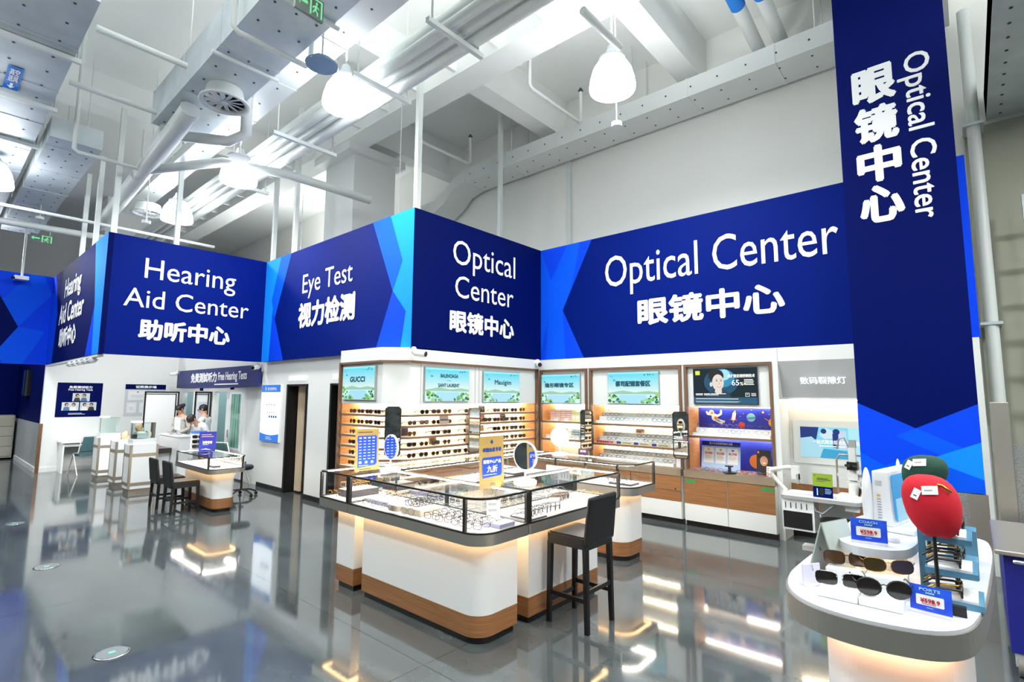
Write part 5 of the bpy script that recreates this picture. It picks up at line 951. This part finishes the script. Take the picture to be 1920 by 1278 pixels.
# posters on the hearing wall
t = thing('wall_poster', 'blue Free Hearing Tests poster with three photos', 'poster', (-14.896, 2.02, 1.15)); g = F((0, 0, 0), (0, 1, 0), (0, 0, 1)); w, h = .79, .75; m = MB(); m.poly([g.p(0, 0, .004), g.p(w, 0, .004), g.p(w, h, .004), g.p(0, h, .004)], navyd); m.build('sheet', t)
ph = mat('photo_pale', '#c9d3d8', .5); fh = mat('photo_hair', '#1c1614', .5); fsk = mat('photo_skin', '#c9987c', .5); fbl = mat('photo_blue', '#3f6f9c', .5)
for i, (a, b_, ww) in enumerate(((.27, .34, .3), (.1, .14, .29), (.41, .14, .29))):
    m = MB(); rect2(m, g, a, b_, a+ww, b_+.18, ph, .006)
    for k, (x, q) in enumerate(((.08, 0), (.2, 1))): disc2(m, g, a+x, b_+.13, .035, .04, fh, .007, 12); disc2(m, g, a+x+(.008 if k == 0 else -.004), b_+.115, .024, .032, fsk, .008, 12); poly2(m, g, [(a+x-.06, b_), (a+x+.06, b_), (a+x+.04, b_+.08), (a+x-.04, b_+.08)], (frameb, fbl, gloss)[(i+k) % 3], .0075)
    m.build('photo', t)
m = MB(); text(m, g, '免费测试听力', .2, .625, .4, .055, inkw, .003, .006); text(m, g, 'Free Hearing Tests', .19, .565, .42, .05, inkw, .0015, .006); lines2(m, g, .22, .075, .3, 2, .02, .008, inkw, .006); m.build('lettering', t)
t = thing('wall_poster', 'certificate poster with a blue heading bar beside the open booth door', 'poster', (-14.896, 3.235, 1.14)); w = .82; m = MB(); m.poly([g.p(0, 0, .004), g.p(w, 0, .004), g.p(w, h, .004), g.p(0, h, .004)], mat('poster_grey', '#c3c9d0', .5)); rect2(m, g, 0, .63, w, h, navyd, .005); m.build('sheet', t)
m = MB(); text(m, g, '证照展示墙', .2, .66, .42, .06, inkw, .003, .007)
for (a, b_, c_, d_) in ((.06, .38, .44, .6), (.05, .08, .24, .32), (.3, .08, .5, .32), (.56, .1, .76, .55)):
    rect2(m, g, a, b_, c_, d_, mat('paper', '#e6e8e8', .6), .006); rect2(m, g, a+.02, b_+.02, c_-.02, d_-.02, mat('poster_grey'), .0065); rect2(m, g, a+.025, b_+.025, c_-.025, d_-.025, mat('paper'), .007); lines2(m, g, a+.05, (b_+d_)/2, (c_-a)-.1, 3, .025, .006, grey, .0075, int(a*100))
disc2(m, g, .25, .57, .02, .015, sr_, .008); m.build('lettering', t)
# header sign over the booths
t = thing('wall_sign', 'long navy Free Hearing Tests header board over the booth doors', 'sign', (-14.6, 4.2, 1.81)); g = F((0, 0, 0), (1, 0, 0), (0, 0, 1)); MB().box((0, .0, 0), (4.63, .04, .41), mat('header_navy', '#16246a', .5)).build('panel', t)
m = MB(); text(m, g, '免費測試听力', 1.0, .12, 1.55, .2, inkw, .012, .004); m.build('lettering', t); m = MB(); text(m, g, 'Free Hearing Tests', 2.65, .1, 1.45, .21, inkw, .006, .004); m.build('lettering', t); m = MB(); lines2(m, g, 2.45, .05, 1.6, 1, .02, .025, inkw, .004); m.build('lettering', t)
# booth doors
def leaf(label, x, y0, y1, paper=False):
    t = thing('booth_door', label, 'door', (x, y0, 0)); w = y1-y0; MB().box((-.06, 0, .03), (0, w, 1.72), gloss).build('leaf', t); m = MB()
    for a, b_, c_, d_ in ((0, .03, .03, 1.72), (w-.03, .03, w, 1.72), (0, 1.69, w, 1.72), (w-.075, .03, w-.055, 1.68), (0.0, 1.655, w-.06, 1.67)): m.box((.0005, a, b_), (.012, c_, d_), black)
    m.build('gasket', t); MB().cyl((.0, w*.12, .85), (.05, w*.12, .85), .012, chrome, 8).build('handle', t)
    if paper:
        g = F((.001, .08, 1.1), (0, 1, 0), (0, 0, 1)); m = MB(); rect2(m, g, 0, 0, .17, .4, mat('paper_blue', '#c9cfdc', .6), .002); rect2(m, g, .06, .33, .11, .345, sr_, .003); poly2(m, g, [(.06, .2), (.12, .2), (.1, .25), (.075, .25)], cr_, .003); m.build('notice', t)
leaf('open white booth door with a black gasket, nearest the certificate poster', -13.6, 3.31, 3.98); leaf('narrower open booth door with a pale notice sheet behind the staff', -12.5, 3.95, 4.28, True)
t = thing('booth_door', 'closed booth door with a tall green-tinted window beside the eye test wall', 'door', (-11.42, 4.3, 0)); MB().box((0, -.05, .03), (.74, -.002, 1.76), gloss).build('leaf', t); m = MB(); m.box((.1, -.06, .56), (.63, -.05, 1.72), gloss); m.build('window_frame', t)
wg = noisy(mat('window_green', '#5f9c8c', .1), '#3a7568', '#9fd0bc', (9, 1, .4), 2, 3); MB().box((.14, -.064, .62), (.59, -.06, 1.67), wg).build('window_glass', t); MB().box((.03, -.08, .8), (.05, -.05, .95), chrome).build('handle', t)
for x in (-13.25, -11.5): MB().box((x-13.25*0, 4.28, 1.74), (x+.16, 4.298, 1.8), navyd).build('room_sign')
for o, w in zip([o for o in C.objects if o.name.startswith('room_sign')], ('above the first booth opening', 'above the windowed booth door')): tag(o, 'small navy room sign '+w, 'sign', 'room signs over the booths')
# glass counter on the left
counter('low glass counter with a rounded wooden base in front of the reception desk', (-9.4, 2.76, -7.95, 3.27), (-9.3, 2.88, -8.09, 3.17), (.01, .12, .12, .01), [(-9.37, 2.775), (-8.05, 2.775), (-7.965, 3.2), (-9.37, 3.25)], (.05, .19, .54, .55, .61, .62, .768, .78))
cluster('low glass counter by the black stools', -9.2, 2.9, 7, 2, .15, .16, .1, PL, .6165, 'pale frames in the low glass counter')
t = tray('dark grey tray in the low glass counter at its rounded end', -8.25, 2.92, .2, .1, .03, dgrey, z=.6165)
t = thing('sunglasses_stand', 'white three-tier stand of black sunglasses on the low glass counter', 'stand', (-9.28, 3.03, .781), PI/2-.35); MB().box((-.11, .02, 0), (.11, .04, .3), gloss).box((-.11, -.06, 0), (.11, .05, .012), gloss).build('back', t); MB().box((-.11, .015, .26), (.11, .02, .3), bluef).build('header', t)
for i in range(3): MB().box((-.1, -.05, .02+.075*i), (.1, .02, .026+.075*i), gloss).build('ledge', t)
for i in range(3): put('sunglasses', SUN, 0, (-9.28+.03, 3.03-.02, .781+.027+.075*i), PI/2-.35, 'sunglasses on the %s tier of the white counter stand' % ('bottom', 'middle', 'top')[i], 'sunglasses on the white counter stand')
t = card('blue price sign reading 999 on the low glass counter', (-8.95, 3.05, .781), PI/2-.4, .23, .3, mat('sign_violet', '#1c2490', .5), [('¥999', .22, .38, .55, .14, .003)], None, lean=.05, name='sign_card', line=0); g = F((-.115, 0, 0), (1, 0, 0), (0, .05, 1)); m = MB(); lines2(m, g, .03, .25, .17, 2, .03, .01, mat('ink_peach', '#d9a08c', .5), .002); lines2(m, g, .05, .1, .1, 1, .02, .005, inkw, .002); poly2(m, g, [(.02, .03), (.1, .045), (.18, .02), (.1, .03)], inkw, .002); m.build('small_print', t)
# reception desk
t = thing('reception_desk', 'white reception desk with a dark steel band where the staff stand', 'desk', (-11.5, 3.4, 0)); m = MB(); m.box((-12.1, 3.25, .05), (-10.95, 3.5, .87), gloss); wb_(m, 'body', t); m = MB(); m.box((-12.12, 3.23, .87), (-10.93, 3.52, .89), gloss); wb_(m, 'desk_top', t); m = MB(); m.box((-12.5, 3.0, .57), (-11.3, 3.245, .66), dsteel); wb_(m, 'band', t); m = MB(); m.box((-12.4, 3.06, .0), (-11.4, 3.245, .57), gloss); wb_(m, 'front_base', t)
t = thing('computer', 'white computer screen seen from behind on the reception desk', 'computer', (-11.42, 3.34, .891), -.1); MB().box((-.2, -.01, .09), (.2, .02, .33), gloss).build('screen_back', t, .006); m = MB(); disc2(m, F((0, -.011, .2), (1, 0, 0), (0, 0, 1)), 0, 0, .014, .014, grey, .001); m.build('emblem', t); MB().box((-.03, 0, .012), (.03, .015, .12), galv).box((-.09, -.06, 0), (.09, .08, .012), galv).build('foot', t)
for i, (x, y) in enumerate(((-11.75, 3.32), (-11.6, 3.32))): tag(MB().box((-.05, -.03, 0), (.05, .03, .06), acryl).build('leaflet_holder', None, 0, (x, y, .8905)), 'clear leaflet holder, %s from the pedestals on the reception desk' % ORD[i], 'holder', 'clear holders on the reception desk')
# chairs
teal = mat('teal_fabric', '#43686e', .7)
def side_chair(label, loc, rz, s=.92):
    t = thing('chair', label, 'chair', loc, rz); fw_ = mat('frame_cream', '#cfd0c6', .4)
    m = MB(); m.prism(rrect(-.22, -.2, .22, .2, .05, 4), .38, .42, teal); m.build('seat', t, .01); m = MB(); m.add([(x, y, z) for y, z, w in ((.2, .48, .22), (.27, .78, .2)) for x in (-w, w)]+[(x, y+.025, z) for y, z, w in ((.2, .48, .22), (.27, .78, .2)) for x in (-w, w)], [(0, 1, 3, 2), (6, 7, 5, 4), (0, 4, 5, 1), (1, 5, 7, 3), (3, 7, 6, 2), (2, 6, 4, 0)], teal); m.build('backrest', t, .01)
    m = MB(); m.tube([(-.24, .2, .46), (-.225, .285, .8), (.225, .285, .8), (.24, .2, .46)], .014, fw_, 8); m.tube([(-.24, .24, .62), (.24, .24, .62)], .014, fw_, 8); m.build('back_frame', t)
    for sx_ in (-1, 1):
        MB().tube([(sx_*.24, .2, .46), (sx_*.24, -.05, .43), (sx_*.25, -.25, 0)], .012, fw_, 8).build('leg', t); MB().tube([(sx_*.24, -.05, .43), (sx_*.25, .27, 0)], .012, fw_, 8).build('leg', t)
    return t
side_chair('teal chair with a cream frame at the small white wall desk', (-14.0, 2.5, 0), -PI/2+.15); side_chair('teal chair in front of the windowed booth door', (-10.35, 3.92, 0), PI+.4)
t = thing('wall_desk', 'small white desk with a panel leg against the hearing wall', 'desk', (-14.5, 2.45, 0)); MB().box((-.39, -.35, .62), (.15, .55, .655), gloss).build('desk_top', t); MB().box((-.38, -.32, 0), (.1, -.29, .62), gloss).build('panel_leg', t); MB().box((-.38, .5, 0), (.1, .53, .62), gloss).build('panel_leg', t); MB().box((-.3, -.29, .54), (.08, .5, .62), gloss).build('apron', t)
t = thing('rolling_stool', 'black castor stool behind the rounded end of the low glass counter', 'stool', (-9.12, 3.66, 0))
for k in range(5):
    a = .3+2*PI*k/5; m = MB(); m.tube([(0, 0, .11), (.14*math.cos(a), .14*math.sin(a), .1), (.24*math.cos(a), .24*math.sin(a), .06)], .013, frameb, 8); l_ = m.build('leg', t); MB().cyl((.24*math.cos(a)-.012, .24*math.sin(a), .026), (.24*math.cos(a)+.012, .24*math.sin(a), .026), .026, frameb, 12).build('castor', l_)
MB().cyl((0, 0, .11), (0, 0, .44), .018, frameb, 10).build('post', t); MB().lathe([(.15, .43), (.17, .45), (.17, .48), (.15, .5), (.05, .51)], (0, 0, 0), leather, 20).build('seat', t)
# eye test wall: light box, letters, curtain, equipment
t = thing('light_box', 'tall glowing white information light box with blue ends on the eye test wall', 'light box', (-9.86, 4.258, .83)); g = F((0, 0, 0), (1, 0, 0), (0, 0, 1)); w, h = .75, 1.005; MB().box((0, -.03, 0), (w, 0, h), gloss).build('case', t); g = F((0, -.031, 0), (1, 0, 0), (0, 0, 1)); m = MB(); lbw = mat('lightbox_white', '#eef8ff', .4, emit=2.4); lbb = mat('lightbox_blue', '#2a72d8', .4, emit=1.1); rect2(m, g, 0, 0, w, h, lbw, .001)
rect2(m, g, 0, h-.13, w, h, lbb, .002); poly2(m, g, [(0, 0), (w, 0), (w, .15)]+[(w*(1-i/10), .15-.035*math.sin(PI*i/10)) for i in range(1, 10)]+[(0, .15)], lbb, .002); m.build('panel', t)
m = MB(); text(m, g, '视力检测中心', .24, h-.1, .36, .06, inkw, .002, .004); disc2(m, g, .17, h-.065, .025, .04, inkw, .004, 10); lines2(m, g, .25, .07, .25, 2, .03, .012, inkw, .004); pl_ = mat('print_faint', '#b9cfe4', .5, emit=.4); tb_ = mat('print_tealblue', '#2c7fb8', .5, emit=.3)
for i in range(4): rect2(m, g, .2+.1*i, .64, .26+.1*i, .66, pl_, .004); rect2(m, g, .26+.08*i, .5, .31+.08*i, .52, pl_, .004)
for i in range(4): rect2(m, g, .33+.085*i, .42, .4+.085*i, .46, tb_, .004)
m.build('lettering', t)
for i, (x, tx, w_) in enumerate(((-8.86, '验光检测室', .62), (-7.42, '验光检测室', .62))):
    t = thing('wall_letters', 'glowing white characters above the %s dark doorway' % ('curtained', 'narrow')[i], 'lettering', (x, 4.255, 1.9), 0, 'glowing characters over the doorways'); m = MB(); text(m, F((0, 0, 0), (1, 0, 0), (0, 0, 1)), tx, 0, 0, w_, .085, glow, .0018, .012); m.build('lettering', t)
t = thing('curtain', 'beige pleated curtain gathered in the first dark doorway', 'curtain', (-8.87, 4.43, .03)); m = MB(); P = [(.013*i, .022*math.sin(i*1.25)) for i in range(18)]; m.wall(P, 0, 1.8, mat('curtain_beige', '#b5a48c', .8), True); m.wall([(x, y+.012) for x, y in P], 0, 1.8, mat('curtain_beige'), True); m.build('cloth', t)
t = thing('eye_chart_unit', 'dark phoropter stand inside the first doorway', 'optometry stand', (-8.45, 4.75, 0)); MB().cyl((0, 0, 0), (0, 0, 1.3), .04, frameb, 10).build('post', t); MB().box((-.2, -.2, 0), (.25, .2, .45), frameb).build('chair_base', t); MB().box((-.15, -.1, 1.0), (.1, .0, 1.15), frameb).build('phoropter', t); MB().tube([(0, 0, 1.3), (-.1, -.05, 1.36), (-.2, -.08, 1.3)], .015, grey, 8).build('arm', t)
# cameras
def cctv(label, loc, rz, mm=gloss):
    t = thing('security_camera', label, 'camera', loc, rz, 'white security cameras'); MB().cyl((0, .06, .03), (0, .09, .03), .05, gloss, 16).build('mount', t); MB().cyl((0, .06, .0), (0, -.09, -.02), .042, mm, 16).build('body', t); MB().cyl((0, -.088, -.02), (0, -.1, -.022), .034, black, 14).build('lens', t)
cctv('white security camera on the bright corner of the sunglasses rack', (-5.24, 4.18, 2.2), PI/2+.4); cctv('security camera at the room corner between the two Optical Center signs', (-5.3, 6.7, 2.19), .9); cctv('dark-nosed security camera at the far end of the Free Hearing Tests board', (-14.4, 4.08, 2.16), -.7); cctv('white security camera at the near end of the Free Hearing Tests board', (-9.93, 4.12, 2.17), .6)
t = thing('pole_camera', 'white security camera hanging from a long ceiling pole over the bright blue panel', 'camera', (-14.5, 1.24, 3.98)); MB().cyl((0, 0, .06), (0, 0, 1.31), .022, pipew, 8).build('pole', t); MB().box((-.1, -.12, -.02), (.14, .1, .06), gloss).build('body', t, .01); MB().cyl((.1, -.1, .01), (.13, -.15, 0), .03, black, 10).build('lens', t)
for i in range(5):
    t = thing('spotlight', 'small white curved spotlight under the angled hearing sign, %s from the bright corner' % ORD[4-i], 'spotlight', (-12.0+.42*i, 1.85, 2.2), 0, 'small spotlights under the hearing sign'); MB().tube([(0, 0, 0), (0, -.04, -.02), (.0, -.09, -.03), (0, -.12, -.01)], [.02, .04, .045, .04], gloss, 10).build('head', t)
    l = bpy.data.lights.new('spot', 'SPOT'); l.energy = 55; l.spot_size = 2.0; l.spot_blend = .8; l.shadow_soft_size = .04; l.color = (1, .99, .96); q = bpy.data.objects.new('spotlight_beam', l); C.objects.link(q); q.location = (-12.0+.42*i, 1.95, 2.16); q.rotation_euler = Vector((-1.6, 1.1, -1.0)).to_track_quat('-Z', 'Y').to_euler()
# filing cabinet and wall screen
t = thing('filing_cabinet', 'beige four-drawer filing cabinet against the dark blue wall', 'filing cabinet', (-18.8, 1.0, 0)); bgm = mat('cabinet_beige', '#a8a694', .5); MB().box((-.35, -1.3, .04), (.33, .74, 1.1), bgm).build('body', t)
for i in range(4): MB().box((.33, -1.28, .08+.25*i), (.345, .72, .315+.25*i), bgm).build('drawer', t, .004)
t = thing('wall_screen', 'dark wall screen on the navy wall beside the hearing centre', 'screen', (-17.0, 1.7, 1.6)); MB().box((-.3, 0, 0), (.2, .1, .62), black).build('case', t); MB().box((-.28, -.004, .02), (.0, 0, .6), mat('dim_screen', '#1a4468', .3)).build('screen', t)
# round floor covers
for i, x in enumerate((-4.25, -6.78, -9.3)):
    t = thing('floor_cover', 'round metal-edged floor cover, %s in its line toward the pedestals' % ORD[i], 'floor cover', (x, .97, .0005), 0, 'round floor covers'); MB().lathe([(.098, 0), (.1, .003), (.09, .004)], (0, 0, 0), chrome, 28).build('rim', t); MB().cyl((0, 0, .003), (0, 0, .0045), .085, mat('cover_grey', '#6d7476', .25), 24).build('plate', t); MB().box((-.018, -.018, .0046), (.018, .018, .006), mat('mint', '#5fb095', .4)).build('emblem', t)
# ================================================================ STAFF
skin_m = mat('skin', '#d3a084', .55); hair_m = noisy(mat('hair_black', '#100d0d', .5), '#0b0909', '#1d1716', (1, 1, 6), 30); hair_b = noisy(mat('hair_brown', '#2b1a12', .5), '#1e120c', '#3a2418', (1, 1, 6), 30)
coat_m = mat('lab_coat', '#dfe3e6', .7); blouse_m = noisy(mat('grey_blouse', '#b5b3ad', .7), '#8f8d88', '#cfccc4', (1, 1, 1), 25); dark_m = mat('dark_trousers', '#1c1d24', .7); lip_m = mat('lips', '#a8584f', .5)
def skinned(verts, edges, rad, mm, levels=2):
    me = bpy.data.meshes.new('tmp'); me.from_pydata(verts, edges, []); o = bpy.data.objects.new('tmp', me); C.objects.link(o)
    sk = o.modifiers.new('skin', 'SKIN'); sk.use_smooth_shade = True; s2 = o.modifiers.new('sub', 'SUBSURF'); s2.levels = levels; s2.render_levels = levels
    for i, r in enumerate(rad): me.skin_vertices[0].data[i].radius = (r, r) if not isinstance(r, tuple) else r
    me.skin_vertices[0].data[0].use_root = True
    dg = bpy.context.evaluated_depsgraph_get(); ev = o.evaluated_get(dg); q = ev.to_mesh(); m = MB(); m.add([v.co[:] for v in q.vertices], [tuple(p.vertices) for p in q.polygons], mm, True); ev.to_mesh_clear(); bpy.data.objects.remove(o); bpy.data.meshes.remove(me); return m
def person(label, loc, rz, lean, head_yaw, head_pitch, arms, top_m, hm, bun=False, specs=False, s=.86, long_coat=True):
    """standing figure facing -Y; lean bends the trunk forward (radians); arms: two lists elbow, wrist in trunk space"""
    t = thing('person', label, 'person', loc, rz)
    hip = Vector((0, 0, .88)); R_ = Matrix.Rotation(lean, 3, 'X')
    up_ = lambda p: tuple(hip+R_ @ (Vector(p)-hip))
    V = [tuple(hip)]; E_ = []; Rd = [(.135, .105)]
    def add(p, par, r): V.append(p); Rd.append(r); E_.append((par, len(V)-1)); return len(V)-1
    w_ = add(up_((0, 0, 1.05)), 0, (.12, .09)); ch = add(up_((0, .0, 1.25)), w_, (.145, .10)); nb = add(up_((0, .01, 1.40)), ch, (.085, .07)); nk = add(up_((0, .0, 1.47)), nb, .05)
    hc0 = Vector(up_((0, -.01, 1.60))); HR = R_ @ Matrix.Rotation(head_yaw, 3, 'Z') @ Matrix.Rotation(head_pitch, 3, 'X'); hb = Vector(up_((0, 0, 1.50)))
    hp = lambda p: tuple(hb+HR @ Vector(p))
    h1 = add(hp((0, -.015, .05)), nk, (.062, .072)); h2 = add(hp((0, -.012, .12)), h1, (.074, .09)); h3 = add(hp((0, .0, .19)), h2, (.06, .075))
    hands = []
    for sg, (el, wr) in zip((-1, 1), arms):
        sh = add(up_((sg*.17, .01, 1.36)), nb, .055); e1 = add(up_(el), sh, .042); w1 = add(up_(wr), e1, .027); d = (Vector(up_(wr))-Vector(up_(el))).normalized(); a = Vector(up_(wr)); side = d.cross(Vector((0, 0, 1))); side = side.normalized() if side.length > .05 else Vector((1, 0, 0))
        pm = add(tuple(a+d*.06), w1, (.032, .018)); hands.append((a, d, side))
    for sg in (-1, 1):
        th = add((sg*.09, 0, .80), 0, .085); kn = add((sg*.1, -.01, .46), th, .058); an = add((sg*.1, .02, .08), kn, .038); add((sg*.11, -.12, .035), an, .034)
    b = skinned(V, E_, Rd, skin_m)
    for a, d, side in hands:       # five fingers each, rooted in the palm
        nrm = d.cross(side)
        for k, (o_, ln) in enumerate(((-.024, .06), (-.008, .07), (.009, .066), (.024, .052))): p0 = a+d*.085+side*o_; b.tube([tuple(p0), tuple(p0+d*ln*.5-nrm*.006), tuple(p0+d*ln*.85-nrm*.026)], [.0085, .008, .006], skin_m, 6)
        p0 = a+d*.04+side*.03; b.tube([tuple(p0), tuple(p0+d*.03+side*.025), tuple(p0+d*.055+side*.025-nrm*.012)], [.01, .009, .007], skin_m, 6)
    H3 = lambda x, y, z: hp((x, y, z))
    b.ball(H3(0, -.105, .095), (.014, .02, .02), skin_m, 8, 6)
    for sg in (-1, 1): b.ball(H3(sg*.078, .005, .105), (.012, .02, .03), skin_m, 8, 6); b.ball(H3(sg*.03, -.092, .122), (.014, .008, .007), hair_m, 8, 6); b.ball(H3(sg*.03, -.093, .142), (.02, .006, .004), hm, 8, 5)
    b.ball(H3(0, -.094, .055), (.024, .01, .008), lip_m, 8, 6); b.build('body', t)
    # hair: a cap over the skull, open at the face
    n, k = 22, 12; vs = []; fs = []
    for i in range(k+1):
        for j in range(n):
            az = 2*PI*j/n; front = max(0, -math.sin(az)); pol = (PI*.80-front*1.06)*i/k; rx, ry, rz_ = .086, .104, .098
            vs.append(H3(rx*math.sin(pol)*math.cos(az), .008+ry*math.sin(pol)*math.sin(az), .135+rz_*math.cos(pol)))
    for i in range(k):
        for j in range(n): fs.append((i*n+j, (i+1)*n+j, (i+1)*n+(j+1) % n, i*n+(j+1) % n))
    m = MB(); m.add(vs, fs, hm, True)
    if bun: m.ball(H3(.03, .10, .16), .05, hm); m.ball(H3(-.06, .04, .09), (.03, .05, .06), hm)
    m.build('hair', t)
    if specs: m = MB(); [m.tube([H3(sg*.03+.026*math.cos(a), -.115, .118+.018*math.sin(a)) for a in [PI/4*q for q in range(8)]], .003, frameb, 5, True) for sg in (-1, 1)]; [m.tube([H3(sg*.055, -.113, .122), H3(sg*.085, .0, .12)], .003, frameb, 5) for sg in (-1, 1)]; m.tube([H3(-.006, -.115, .12), H3(.006, -.115, .12)], .003, frameb, 5); m.build('eyeglasses', t)
    # clothes follow the body
    V2 = [tuple(hip)]; R2 = [(.155, .125)]; E2 = []
    def ad2(p, par, r): V2.append(p); R2.append(r); E2.append((par, len(V2)-1)); return len(V2)-1
    a1 = ad2(up_((0, 0, 1.05)), 0, (.142, .112)); a2 = ad2(up_((0, 0, 1.25)), a1, (.165, .122)); a3 = ad2(up_((0, .015, 1.39)), a2, (.11, .085)); ad2(up_((0, .012, 1.435)), a3, (.07, .065))
    for sg, (el, wr) in zip((-1, 1), arms): c1 = ad2(up_((sg*.17, .01, 1.355)), a3, .072); c2 = ad2(up_(el), c1, .056); wv = Vector(el)+(Vector(wr)-Vector(el))*.9; ad2(up_(tuple(wv)), c2, .042)
    if long_coat: ad2((0, .01, .62), 0, (.175, .14))
    skinned(V2, E2, R2, top_m).build('coat' if long_coat else 'blouse', t)
    V3 = [(0, 0, .88)]; E3 = []; R3 = [(.145, .115)]
    for sg in (-1, 1):
        i0 = len(V3); V3 += [(sg*.09, 0, .78), (sg*.1, -.01, .46), (sg*.1, .02, .1)]; R3 += [.1, .072, .058]; E3 += [(0, i0), (i0, i0+1), (i0+1, i0+2)]
    skinned(V3, E3, R3, dark_m).build('trousers', t)
    for sg in (-1, 1): m = MB(); m.ball((sg*.108, -.05, .04), (.045, .125, .045), frameb, 12, 8); m.build('shoe', t)
    t.scale = (s, s, s); return t
AR = lambda ex, ey, ez, wx, wy, wz: ((ex, ey, ez), (wx, wy, wz))
person('person in a white lab coat and glasses with short black hair, turned away', (-11.93, 4.02, 0), -.85, .10, .15, .2, [AR(-.24, -.08, 1.12, -.2, -.32, 1.1), AR(.24, -.04, 1.1, .16, -.28, 1.02)], coat_m, hair_m, False, True, .845)
person('person with black hair tied back, in a grey blouse, looking down at the desk', (-12.83, 3.86, 0), .55, .10, -.2, .45, [AR(-.23, -.02, 1.1, -.16, -.26, 1.0), AR(.23, -.02, 1.1, .1, -.28, 1.0)], blouse_m, hair_m, True, False, .845, False)
person('person in a white coat with short brown hair, bent low over the desk', (-11.32, 3.92, 0), .3, .72, .1, .35, [AR(-.24, -.1, 1.12, -.14, -.34, 1.05), AR(.24, -.1, 1.12, .12, -.34, 1.05)], coat_m, hair_b, False, False, .845)
